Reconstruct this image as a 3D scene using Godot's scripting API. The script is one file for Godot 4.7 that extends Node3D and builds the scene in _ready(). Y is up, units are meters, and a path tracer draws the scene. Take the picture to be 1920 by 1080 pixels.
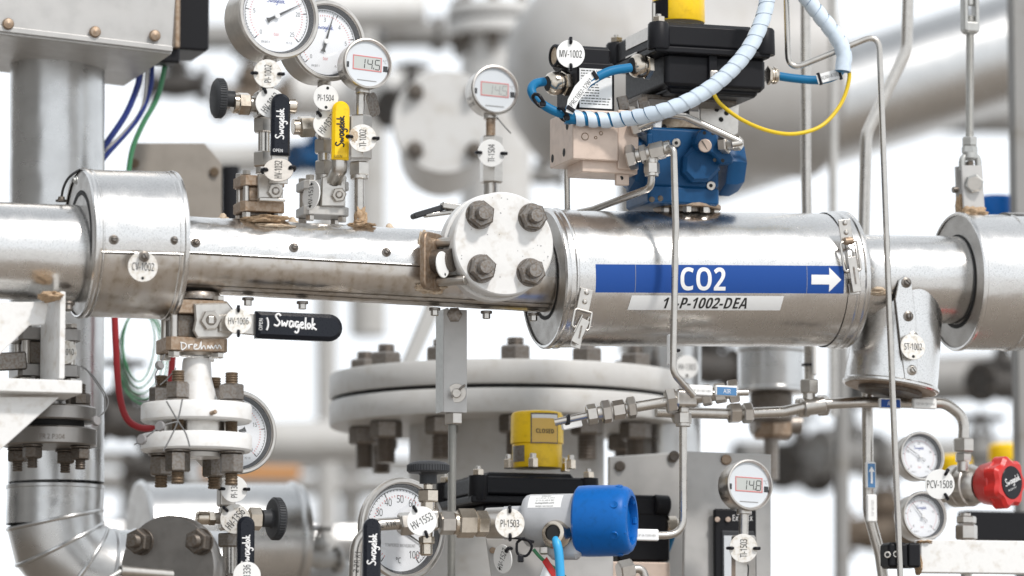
extends Node3D
# A gas skid: clad pipe line with valves, gauges, tags, an actuator and blurred pipework behind.

const PITCH := 6.8       # the lens looks up by this much
const YAW := 18.5        # the pipe line recedes to the right by this much
const DIST := 4.0
const FPX := 8000.0      # focal length in photograph pixels (1920 wide)

var cam_o: Vector3
var cam_f: Vector3
var cam_u: Vector3
var T: Node3D            # the thing being built, its axes, base point and metres per photograph pixel there
var B := Basis()
var O := Vector3()
var q := 0.0005
var M := {}
var used := {}
var glyphs := {}
var fonts := {}
var rng := RandomNumberGenerator.new()


class MB:
	var v := PackedVector3Array()
	var n := PackedVector3Array()
	var s := 1.0

	func tri(a: Vector3, b: Vector3, c: Vector3, na: Vector3, nb: Vector3, nc: Vector3) -> void:
		var g := (b - a).cross(c - a)
		if g.length_squared() < 1e-16:
			return
		if g.dot(na + nb + nc) > 0.0:
			v.append_array([a * s, c * s, b * s])
			n.append_array([na, nc, nb])
		else:
			v.append_array([a * s, b * s, c * s])
			n.append_array([na, nb, nc])

	func quad(a: Vector3, b: Vector3, c: Vector3, d: Vector3, na: Vector3, nb: Vector3, nc: Vector3, nd: Vector3) -> void:
		tri(a, b, c, na, nb, nc)
		tri(a, c, d, na, nc, nd)

	func lathe(x: Transform3D, prof: Array, seg := 24, flat := false, a0 := 0.0, a1 := TAU) -> void:
		var ns := []
		for i in prof.size() - 1:
			var d: Vector2 = prof[i + 1] - prof[i]
			ns.append(Vector2(d.y, -d.x).normalized())
		for i in prof.size() - 1:
			var p: Vector2 = prof[i]
			var r: Vector2 = prof[i + 1]
			if p.distance_to(r) < 1e-5:
				continue
			var n0: Vector2 = ns[i]
			var n1: Vector2 = ns[i]
			if i > 0 and ns[i - 1].dot(ns[i]) > 0.8:
				n0 = (ns[i - 1] + ns[i]).normalized()
			if i < ns.size() - 1 and ns[i + 1].dot(ns[i]) > 0.8:
				n1 = (ns[i + 1] + ns[i]).normalized()
			for j in seg:
				var t0 := a0 + (a1 - a0) * j / seg
				var t1 := a0 + (a1 - a0) * (j + 1) / seg
				var d0 := Vector3(cos(t0), 0, sin(t0))
				var d1 := Vector3(cos(t1), 0, sin(t1))
				var e0 := d0
				var e1 := d1
				if flat:
					e0 = (d0 + d1).normalized()
					e1 = e0
				var up := Vector3.UP
				quad(x * (d0 * p.x + up * p.y), x * (d1 * p.x + up * p.y), x * (d1 * r.x + up * r.y), x * (d0 * r.x + up * r.y),
					x.basis * (e0 * n0.x + up * n0.y), x.basis * (e1 * n0.x + up * n0.y), x.basis * (e1 * n1.x + up * n1.y), x.basis * (e0 * n1.x + up * n1.y))

	func tube(pts: Array, r: float, seg := 10, caps := true, r_end := -1.0, flat_z := 1.0) -> void:
		var k := pts.size()
		if k < 2:
			return
		var t: Vector3 = (pts[1] - pts[0]).normalized()
		var e := t.cross(Vector3(0, 0, 1))
		if e.length() < 0.1:
			e = t.cross(Vector3(0, 1, 0))
		e = e.normalized()
		var last := []
		var lastn := []
		for i in k:
			var tt: Vector3 = (pts[mini(i + 1, k - 1)] - pts[maxi(i - 1, 0)]).normalized()
			e = (e - tt * e.dot(tt)).normalized()
			var f := tt.cross(e)
			var ring := []
			var rn := []
			var rr := r if r_end < 0.0 else lerpf(r, r_end, float(i) / (k - 1))
			for j in seg:
				var a := TAU * j / seg
				var o := e * cos(a) + f * sin(a)
				ring.append(pts[i] + Vector3(o.x, o.y, o.z * flat_z) * rr)
				rn.append(o)
			if i > 0:
				for j in seg:
					var l := (j + 1) % seg
					quad(last[j], last[l], ring[l], ring[j], lastn[j], lastn[l], rn[l], rn[j])
			if caps and (i == 0 or i == k - 1):
				var nn := -tt if i == 0 else tt
				for j in seg:
					tri(pts[i], ring[j], ring[(j + 1) % seg], nn, nn, nn)
			last = ring
			lastn = rn

	func box(x: Transform3D, size: Vector3, bev := 1.0) -> void:
		var h := size / 2.0
		bev = minf(bev, minf(h.x, minf(h.y, h.z)) * 0.9)
		var corner := func(sx: float, sy: float, sz: float, axis: int) -> Vector3:
			var p := h - Vector3.ONE * bev
			p[axis] = h[axis]
			return x * Vector3(p.x * sx, p.y * sy, p.z * sz)
		for a in 3:
			var b := (a + 1) % 3
			var c := (a + 2) % 3
			for s1 in [-1.0, 1.0]:
				var nn := Vector3()
				nn[a] = s1
				nn = x.basis * nn
				var cs := []
				for w in [[-1.0, -1.0], [1.0, -1.0], [1.0, 1.0], [-1.0, 1.0]]:
					var sg := Vector3()
					sg[a] = s1
					sg[b] = w[0]
					sg[c] = w[1]
					cs.append(corner.call(sg.x, sg.y, sg.z, a))
				quad(cs[0], cs[1], cs[2], cs[3], nn, nn, nn, nn)
				for s2 in [-1.0, 1.0]:
					var g := []
					for s3 in [-1.0, 1.0]:
						var sg := Vector3()
						sg[a] = s1
						sg[b] = s2
						sg[c] = s3
						g.append(corner.call(sg.x, sg.y, sg.z, a))
						g.append(corner.call(sg.x, sg.y, sg.z, b))
					var na := Vector3()
					na[a] = s1
					var nb := Vector3()
					nb[b] = s2
					na = x.basis * (na * 0.8 + nb * 0.2).normalized()
					nb = x.basis * (nb * 0.8 + Vector3(s1 if a == 0 else 0.0, s1 if a == 1 else 0.0, s1 if a == 2 else 0.0) * 0.2).normalized()
					quad(g[0], g[1], g[3], g[2], na, nb, nb, na)
		for sx in [-1.0, 1.0]:
			for sy in [-1.0, 1.0]:
				for sz in [-1.0, 1.0]:
					var nn := x.basis * Vector3(sx, sy, sz).normalized()
					tri(corner.call(sx, sy, sz, 0), corner.call(sx, sy, sz, 1), corner.call(sx, sy, sz, 2), nn, nn, nn)

	func ext(x: Transform3D, poly: Array, depth: float, bev := 1.0) -> void:
		# a prism: front at z = 0, back at -depth, front and back edges chamfered
		var area := 0.0
		var k := poly.size()
		for i in k:
			area += poly[i].cross(poly[(i + 1) % k])
		var p := poly.duplicate()
		if area < 0.0:
			p.reverse()
		var inner := PackedVector2Array()
		var en := []
		for i in k:
			var d: Vector2 = (p[(i + 1) % k] - p[i]).normalized()
			en.append(Vector2(d.y, -d.x))
		for i in k:
			var n0: Vector2 = en[(i + k - 1) % k]
			var n1: Vector2 = en[i]
			var mm := n0 + n1
			inner.append(p[i] - mm * (bev / maxf(0.35, 1.0 + n0.dot(n1))))
		var ix := Geometry2D.triangulate_polygon(inner)
		var fz := x.basis * Vector3(0, 0, 1)
		var at := func(w: Vector2, z: float) -> Vector3: return x * Vector3(w.x, w.y, z)
		for i in range(0, ix.size(), 3):
			tri(at.call(inner[ix[i]], 0.0), at.call(inner[ix[i + 1]], 0.0), at.call(inner[ix[i + 2]], 0.0), fz, fz, fz)
			tri(at.call(inner[ix[i]], -depth), at.call(inner[ix[i + 1]], -depth), at.call(inner[ix[i + 2]], -depth), -fz, -fz, -fz)
		for i in k:
			var j := (i + 1) % k
			var ni: Vector2 = en[i]
			var nj: Vector2 = en[i]
			var prev: Vector2 = en[(i + k - 1) % k]
			if prev.dot(en[i]) > 0.8:
				ni = (prev + en[i]).normalized()
			if en[j].dot(en[i]) > 0.8:
				nj = (en[j] + en[i]).normalized()
			var a := x.basis * Vector3(ni.x, ni.y, 0)
			var b := x.basis * Vector3(nj.x, nj.y, 0)
			quad(at.call(p[i], -bev), at.call(p[j], -bev), at.call(p[j], bev - depth), at.call(p[i], bev - depth), a, b, b, a)
			var ca := (a + fz).normalized()
			var cb := (b + fz).normalized()
			quad(at.call(p[i], -bev), at.call(p[j], -bev), at.call(inner[j], 0.0), at.call(inner[i], 0.0), ca, cb, cb, ca)
			ca = (a - fz).normalized()
			cb = (b - fz).normalized()
			quad(at.call(p[i], bev - depth), at.call(p[j], bev - depth), at.call(inner[j], -depth), at.call(inner[i], -depth), ca, cb, cb, ca)

	func grid(f: Callable, nu: int, nv: int, mid: Vector3) -> void:
		# f(u, v) in 0..1 gives points; normals from differences, turned away from mid
		var ps := []
		for i in nu + 1:
			var row := []
			for j in nv + 1:
				row.append(f.call(float(i) / nu, float(j) / nv))
			ps.append(row)
		var wrap: bool = (ps[0][0] as Vector3).distance_to(ps[nu][0]) < 1e-3 and (ps[0][nv / 2] as Vector3).distance_to(ps[nu][nv / 2]) < 1e-3
		var nm := []
		for i in nu + 1:
			var row := []
			for j in nv + 1:
				var i0 := i - 1 if i > 0 else (nu - 1 if wrap else 0)
				var i1 := i + 1 if i < nu else (1 if wrap else nu)
				var du: Vector3 = ps[i1][j] - ps[i0][j]
				var dv: Vector3 = ps[i][mini(j + 1, nv)] - ps[i][maxi(j - 1, 0)]
				var g := du.cross(dv).normalized()
				row.append(g if g.dot(ps[i][j] - mid) >= 0.0 else -g)
			nm.append(row)
		for i in nu:
			for j in nv:
				quad(ps[i][j], ps[i + 1][j], ps[i + 1][j + 1], ps[i][j + 1], nm[i][j], nm[i + 1][j], nm[i + 1][j + 1], nm[i][j + 1])

	func done() -> ArrayMesh:
		var arr := []
		arr.resize(Mesh.ARRAY_MAX)
		arr[Mesh.ARRAY_VERTEX] = v
		arr[Mesh.ARRAY_NORMAL] = n
		var m := ArrayMesh.new()
		m.add_surface_from_arrays(Mesh.PRIMITIVE_TRIANGLES, arr)
		return m


# ---------- where things are ----------
func ray(px: float, py: float) -> Vector3:
	return cam_f + Vector3.RIGHT * ((px - 960.0) / FPX) + cam_u * ((540.0 - py) / FPX)


func P(px: float, py: float, k := 0.0) -> Vector3:
	# the point on the upright plane k metres before (or behind) the pipe line
	var nn := Vector3(sin(deg_to_rad(YAW)), 0, cos(deg_to_rad(YAW)))
	var d := ray(px, py)
	return cam_o + d * ((k - nn.dot(cam_o)) / nn.dot(d))


func A(px: float, py: float, z := 0.0) -> Vector3:
	# the same in the thing's own axes: z pixels before the thing's base plane
	var d := ray(px, py)
	var t := (B.z.dot(O) + z * q - B.z.dot(cam_o)) / B.z.dot(d)
	return B.inverse() * ((cam_o + d * t) - O) / q


func numbered(called: String) -> String:
	used[called] = used.get(called, 0) + 1
	return called if used[called] == 1 else "%s_%03d" % [called, used[called] - 1]


func begin(called: String, label: String, category: String, px: float, py: float, k := 0.0, group := "", yaw := YAW, roll := 0.0, pitch := 0.0) -> Node3D:
	if k < -0.5:   # the plant behind stands well clear of the skid
		k *= 1.3
	B = Basis(Vector3.UP, deg_to_rad(yaw)) * Basis(Vector3.RIGHT, deg_to_rad(-pitch)) * Basis(Vector3.BACK, deg_to_rad(roll))
	O = P(px, py, k)
	q = (O - cam_o).dot(cam_f) / FPX
	T = Node3D.new()
	T.name = numbered(called)
	add_child(T)
	T.transform = Transform3D(B, O)
	T.set_meta("label", label)
	T.set_meta("category", category)
	if group:
		T.set_meta("group", group)
	return T


func mb() -> MB:
	var m := MB.new()
	m.s = q
	return m


func put(called: String, m: MB, mat: String, par: Node3D = null) -> MeshInstance3D:
	var o := MeshInstance3D.new()
	o.name = called
	o.mesh = m.done()
	o.material_override = M[mat]
	(par if par else T).add_child(o, true)
	return o


# ---------- shapes in the thing's axes, in photograph pixels ----------
func along(c: Vector3, dir: Vector3, turn := 0.0) -> Transform3D:
	var y := dir.normalized()
	var x := y.cross(Vector3(0, 0, 1))
	if x.length() < 0.05:
		x = Vector3(1, 0, 0)
	x = x.normalized()
	var b := Basis(x, y, x.cross(y))
	return Transform3D(b * Basis(Vector3.UP, turn), c)


func pr(flat: Array) -> Array:
	var o := []
	for i in range(0, flat.size(), 2):
		o.append(Vector2(flat[i], flat[i + 1]))
	return o


func lat(called: String, mat: String, c: Vector3, dir: Vector3, prof: Array, seg := 28, flat := false, par: Node3D = null) -> MeshInstance3D:
	var m := mb()
	m.lathe(along(c, dir), pr(prof), seg, flat)
	return put(called, m, mat, par)


func cprof(r: float, h: float, ch: float, r2 := -1.0) -> Array:
	if r2 < 0.0:
		r2 = r
	return [Vector2(0, 0), Vector2(r - ch, 0), Vector2(r, ch), Vector2(r2, h - ch), Vector2(r2 - ch, h), Vector2(0, h)]


func cyl(called: String, mat: String, a: Vector3, b: Vector3, r: float, ch := 1.0, r2 := -1.0, seg := 28, par: Node3D = null) -> MeshInstance3D:
	var m := mb()
	m.lathe(along(a, b - a), cprof(r, a.distance_to(b), ch, r2), seg)
	return put(called, m, mat, par)


func add_hex(m: MB, a: Vector3, b: Vector3, r: float, turn := 0.2) -> void:
	var h := a.distance_to(b)
	var c := minf(h * 0.14, r * 0.12)
	var x := along(a, b - a, turn)
	m.lathe(x, [Vector2(0, 0), Vector2(r * 0.88, 0), Vector2(r, c), Vector2(r, h - c), Vector2(r * 0.88, h), Vector2(0, h)], 6, true)


func hexn(called: String, mat: String, a: Vector3, b: Vector3, r: float, turn := 0.2, par: Node3D = null) -> MeshInstance3D:
	var m := mb()
	add_hex(m, a, b, r, turn)
	return put(called, m, mat, par)


func thread(called: String, mat: String, a: Vector3, b: Vector3, r: float, pitch := 3.0, par: Node3D = null) -> MeshInstance3D:
	var m := mb()
	var h := a.distance_to(b)
	var p := [Vector2(0, 0), Vector2(r * 0.85, 0)]
	var k := maxi(1, int(h / pitch))
	for i in k:
		p.append(Vector2(r, h * (i + 0.45) / k))
		p.append(Vector2(r * 0.86, h * (i + 0.95) / k))
	p.append(Vector2(0, h))
	m.lathe(along(a, b - a), p, 16)
	return put(called, m, mat, par)


func bend(pts: Array, rad: float) -> Array:
	var o := [pts[0]]
	for i in range(1, pts.size() - 1):
		var p: Vector3 = pts[i]
		var a: Vector3 = (pts[i - 1] - p)
		var b: Vector3 = (pts[i + 1] - p)
		var cut := minf(rad * tan((PI - a.angle_to(b)) / 2.0), minf(a.length(), b.length()) * 0.48)
		a = p + a.normalized() * cut
		b = p + b.normalized() * cut
		for j in 8:
			var t := j / 7.0
			o.append(a * (1 - t) * (1 - t) + p * 2 * t * (1 - t) + b * t * t)
	o.append(pts[-1])
	return o


func flow(pts: Array, per := 8) -> Array:
	var o := []
	for i in pts.size() - 1:
		var a: Vector3 = pts[maxi(i - 1, 0)]
		var d: Vector3 = pts[mini(i + 2, pts.size() - 1)]
		for j in per:
			o.append((pts[i] as Vector3).cubic_interpolate(pts[i + 1], a, d, float(j) / per))
	o.append(pts[-1])
	return o


func rod(called: String, mat: String, pts: Array, r: float, rad := 0.0, seg := 12, par: Node3D = null) -> MeshInstance3D:
	var m := mb()
	m.tube(bend(pts, rad) if rad > 0.0 else pts, r, seg)
	return put(called, m, mat, par)


func blk(called: String, mat: String, c: Vector3, size: Vector3, bev := 1.5, b := Basis(), par: Node3D = null) -> MeshInstance3D:
	var m := mb()
	m.box(Transform3D(b, c), size, bev)
	return put(called, m, mat, par)


func ext(called: String, mat: String, poly: Array, c: Vector3, depth: float, bev := 1.0, b := Basis(), par: Node3D = null) -> MeshInstance3D:
	var m := mb()
	m.ext(Transform3D(b, c), pr(poly), depth, bev)
	return put(called, m, mat, par)


func plate(called: String, mat: String, pix: Array, z: float, depth: float, bev := 1.0, par: Node3D = null) -> MeshInstance3D:
	# an outline given by points of the photograph, set at its own depth z and extruded backwards
	var poly := []
	for i in range(0, pix.size(), 2):
		var w := A(pix[i], pix[i + 1], z)
		poly.append(Vector2(w.x, w.y))
	var m := mb()
	m.ext(Transform3D(Basis(), Vector3(0, 0, z)), poly, depth, bev)
	return put(called, m, mat, par)


func round_rect(w: float, h: float, r: float, k := 5) -> Array:
	var o := []
	for c in 4:
		var cx := (w / 2 - r) * (1 if c in [0, 3] else -1)
		var cy := (h / 2 - r) * (1 if c < 2 else -1)
		for i in k + 1:
			var a := PI / 2 * (c + float(i) / k)
			o.append(cx + r * cos(a))
			o.append(cy + r * sin(a))
	return o


func disc(r: float, k := 40) -> Array:
	var o := []
	for i in k:
		o.append(r * cos(TAU * i / k))
		o.append(r * sin(TAU * i / k))
	return o


func lump(called: String, mat: String, c: Vector3, rad: Vector3, amp := 0.25, sd := 1, par: Node3D = null) -> MeshInstance3D:
	var nz := FastNoiseLite.new()
	nz.seed = sd
	nz.frequency = 1.3
	var m := mb()
	m.grid(func(u: float, v: float) -> Vector3:
		var d := Vector3(cos(TAU * u) * sin(PI * v), cos(PI * v), sin(TAU * u) * sin(PI * v))
		return c + d * rad * (1.0 + amp * (nz.get_noise_3d(d.x, d.y, d.z) * 1.6 + 0.25 * nz.get_noise_3d(d.x * 3, d.y * 3, d.z * 3))), 36, 22, c)
	return put(called, m, mat, par)


func add_skin(m: MB, a: Vector3, b: Vector3, ra: float, rb: float, t0 := 0.0, t1 := TAU, nu := 64, nv := 24, amp := 0.0, sd := 1) -> void:
	# sheet metal rolled round the axis a-b, from angle t0 to t1 (0 faces the viewer, PI/2 is up)
	var d := (b - a).normalized()
	var e1 := (Vector3(0, 0, 1) - d * d.z).normalized()
	var e2 := e1.cross(d)
	if e2.y < 0:
		e2 = -e2
	var nz := FastNoiseLite.new()
	nz.seed = sd
	nz.frequency = 0.012
	var full := absf(t1 - t0 - TAU) < 1e-4
	m.grid(func(u: float, v: float) -> Vector3:
		var t := lerpf(t0, t1, u if not (full and u == 1.0) else 0.0)
		var o := e1 * cos(t) + e2 * sin(t)
		var p := a.lerp(b, v)
		var w := p + o * lerpf(ra, rb, v)
		return w + o * amp * nz.get_noise_3d(w.x, w.y * 1.6, w.z * 1.6) if amp > 0.0 else w, nu, nv, (a + b) / 2.0)


func skin(called: String, mat: String, a: Vector3, b: Vector3, ra: float, rb := -1.0, amp := 0.0, t0 := 0.0, t1 := TAU, sd := 1, par: Node3D = null, nv := 24) -> MeshInstance3D:
	var m := mb()
	add_skin(m, a, b, ra, rb if rb > 0.0 else ra, t0, t1, 72, nv, amp, sd)
	return put(called, m, mat, par)


# ---------- lettering ----------
func glyph(text: String, bold: bool) -> PackedVector3Array:
	var key := text + str(bold)
	if glyphs.has(key):
		return glyphs[key]
	if not fonts.has(bold):
		var f := SystemFont.new()
		f.font_names = PackedStringArray(["Droid Sans"])
		f.font_weight = 700 if bold else 400
		fonts[bold] = f
	if text.is_empty():
		return PackedVector3Array()
	var tm := TextMesh.new()
	tm.font = fonts[bold]
	tm.text = text
	tm.font_size = 48
	tm.pixel_size = 1.0
	tm.depth = 0.0
	tm.curve_step = 2.0
	var arr := tm.get_mesh_arrays()
	var vs: PackedVector3Array = arr[Mesh.ARRAY_VERTEX]
	var out := PackedVector3Array()
	if arr[Mesh.ARRAY_INDEX] != null and arr[Mesh.ARRAY_INDEX].size():
		for i in arr[Mesh.ARRAY_INDEX]:
			out.append(vs[i])
	else:
		out = vs
	var lo := Vector3(1e9, 1e9, 0)
	var hi := -lo
	for w in out:
		lo = Vector3(minf(lo.x, w.x), minf(lo.y, w.y), 0)
		hi = Vector3(maxf(hi.x, w.x), maxf(hi.y, w.y), 0)
	for i in out.size():
		out[i] = Vector3((out[i].x - (lo.x + hi.x) / 2) / (hi.y - lo.y), (out[i].y - lo.y) / (hi.y - lo.y) - 0.5, 0)
	glyphs[key] = out
	return out


func add_text(m: MB, text: String, c: Vector3, h: float, xs := 0.7, turn := 0.0, b := Basis(), bold := false, shear := 0.0) -> void:
	var g := glyph(text, bold)
	var x := Transform3D(b * Basis(Vector3.BACK, deg_to_rad(turn)), c)
	var nn := x.basis.z
	for i in range(0, g.size(), 3):
		var w := []
		for j in 3:
			w.append(x * Vector3((g[i + j].x * xs + g[i + j].y * shear) * h, g[i + j].y * h, 0))
		m.tri(w[0], w[1], w[2], nn, nn, nn)


func txt(called: String, text: String, mat: String, c: Vector3, h: float, xs := 0.7, turn := 0.0, b := Basis(), bold := false, par: Node3D = null) -> MeshInstance3D:
	var m := mb()
	add_text(m, text, c, h, xs, turn, b, bold)
	return put(called, m, mat, par)


func cut(out: Array, a: Vector2, b: Vector2, c: Vector2, most: float) -> void:
	var d := [a.distance_to(b), b.distance_to(c), c.distance_to(a)]
	var big: float = d.max()
	if big < most:
		out.append_array([a, b, c])
	elif big == d[0]:
		var w := (a + b) / 2
		cut(out, a, w, c, most)
		cut(out, w, b, c, most)
	elif big == d[1]:
		var w := (b + c) / 2
		cut(out, a, b, w, most)
		cut(out, a, w, c, most)
	else:
		var w := (a + c) / 2
		cut(out, a, b, w, most)
		cut(out, w, b, c, most)


func wrap_tris(m: MB, flat: Array, a: Vector3, b: Vector3, r: float, most := 14.0) -> void:
	# flat triangles in (pixels along the axis from a, angle * r) laid round the cylinder
	var d := (b - a).normalized()
	var e1 := (Vector3(0, 0, 1) - d * d.z).normalized() if absf(d.z) < 0.99 else Vector3(-1, 0, 0)
	var e2 := e1.cross(d)
	if e2.y < 0:
		e2 = -e2
	for i in range(0, flat.size(), 3):
		var o := []
		cut(o, flat[i], flat[i + 1], flat[i + 2], most)
		for j in range(0, o.size(), 3):
			var w := []
			var nn := []
			for l in 3:
				var t: float = o[j + l].y / r
				var dir := e1 * cos(t) + e2 * sin(t)
				w.append(a + d * o[j + l].x + dir * r)
				nn.append(dir)
			m.tri(w[0], w[1], w[2], nn[0], nn[1], nn[2])


func wrap_text(m: MB, text: String, x: float, t: float, h: float, xs: float, a: Vector3, b: Vector3, r: float, bold := false, shear := 0.0) -> void:
	var g := glyph(text, bold)
	var flat := []
	for w in g:
		flat.append(Vector2(x + (w.x * xs + w.y * shear) * h, t * r + w.y * h))
	wrap_tris(m, flat, a, b, r)


func wrap_poly(m: MB, poly: Array, a: Vector3, b: Vector3, r: float) -> void:
	var p := PackedVector2Array(pr(poly))
	var ix := Geometry2D.triangulate_polygon(p)
	var flat := []
	for i in ix:
		flat.append(p[i])
	wrap_tris(m, flat, a, b, r)


func arc_of(dy: float, r: float) -> float:
	# the angle round a lying cylinder whose point shows dy pixels above the axis
	var s := sin(deg_to_rad(PITCH)) * cos(deg_to_rad(YAW))
	return asin(clampf(dy / r / sqrt(1.0 + s * s), -1, 1)) - atan(s)


func script_word(c: Vector3, h: float, turn: float, mat: String, b := Basis(), par: Node3D = null, weight := 0.15) -> void:
	# the maker's word in its joined brush hand, as on the lever grips; about 6.2 wide and 1.7 high before scaling
	var strokes := [
		[0.9, 1.5, 0.55, 1.75, 0.2, 1.45, 0.45, 1.0, 0.8, 0.55, 0.5, 0.08, 0.0, 0.2],
		[1.1, 0.9, 1.2, 0.1, 1.5, 0.6, 1.65, 0.1, 1.95, 0.95], [2.65, 0.8, 2.3, 0.85, 2.2, 0.3, 2.45, 0.05, 2.7, 0.5, 2.74, 0.9, 2.8, 0.1],
		[3.5, 0.8, 3.15, 0.85, 3.05, 0.35, 3.3, 0.1, 3.52, 0.6, 3.5, -0.4, 3.2, -0.65, 3.0, -0.4], [3.75, 0.4, 4.1, 0.55, 4.05, 0.85, 3.8, 0.7, 3.8, 0.2, 4.1, 0.05, 4.3, 0.25],
		[4.45, 1.6, 4.48, 0.15, 4.65, 0.05], [4.95, 0.85, 4.75, 0.5, 4.95, 0.05, 5.2, 0.45, 4.95, 0.85], [5.45, 1.6, 5.45, 0.0], [5.85, 0.85, 5.5, 0.4, 5.75, 0.2, 6.1, 0.0]]
	var x := Transform3D(b * Basis(Vector3.BACK, deg_to_rad(turn)), c)
	var m := mb()
	for s in strokes:
		var pts := []
		for i in range(0, s.size(), 2):
			pts.append(Vector3((s[i] - 3.05) * h, (s[i + 1] - 0.6) * h, 0))
		var o := []
		for w in flow(pts, 4):
			o.append(x * w)
		m.tube(o, h * weight, 6, true, -1.0, 0.35)
	put("lettering", m, mat, par)


# ---------- materials ----------
func noise_tex(sd: int, freq: float, ramp: Array, octaves := 4, size := 512) -> NoiseTexture2D:
	var n := FastNoiseLite.new()
	n.seed = sd
	n.frequency = freq
	n.fractal_octaves = octaves
	var t := NoiseTexture2D.new()
	t.width = size
	t.height = size
	t.seamless = true
	t.noise = n
	var g := Gradient.new()
	var offs := PackedFloat32Array()
	var cols := PackedColorArray()
	for i in range(0, ramp.size(), 2):
		offs.append(ramp[i])
		cols.append(ramp[i + 1] if ramp[i + 1] is Color else Color(ramp[i + 1], ramp[i + 1], ramp[i + 1]))
	g.offsets = offs
	g.colors = cols
	t.color_ramp = g
	return t


func mat(called: String, r: float, g: float, b: float, rough := 0.5, metal := 0.0, tex: Texture2D = null, scale := 12.0, rough_tex: Texture2D = null, bump: Texture2D = null, bump_h := 0.0) -> StandardMaterial3D:
	var m := StandardMaterial3D.new()
	m.resource_name = called
	m.albedo_color = Color(r, g, b).linear_to_srgb()
	m.roughness = rough
	m.metallic = metal
	m.uv1_triplanar = true
	m.uv1_scale = Vector3.ONE * scale
	if tex:
		m.albedo_texture = tex
	if rough_tex:
		m.roughness_texture = rough_tex
		m.roughness_texture_channel = BaseMaterial3D.TEXTURE_CHANNEL_RED
	if bump:
		m.heightmap_enabled = true
		m.heightmap_texture = bump
		m.heightmap_scale = bump_h
	M[called] = m
	return m


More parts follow.
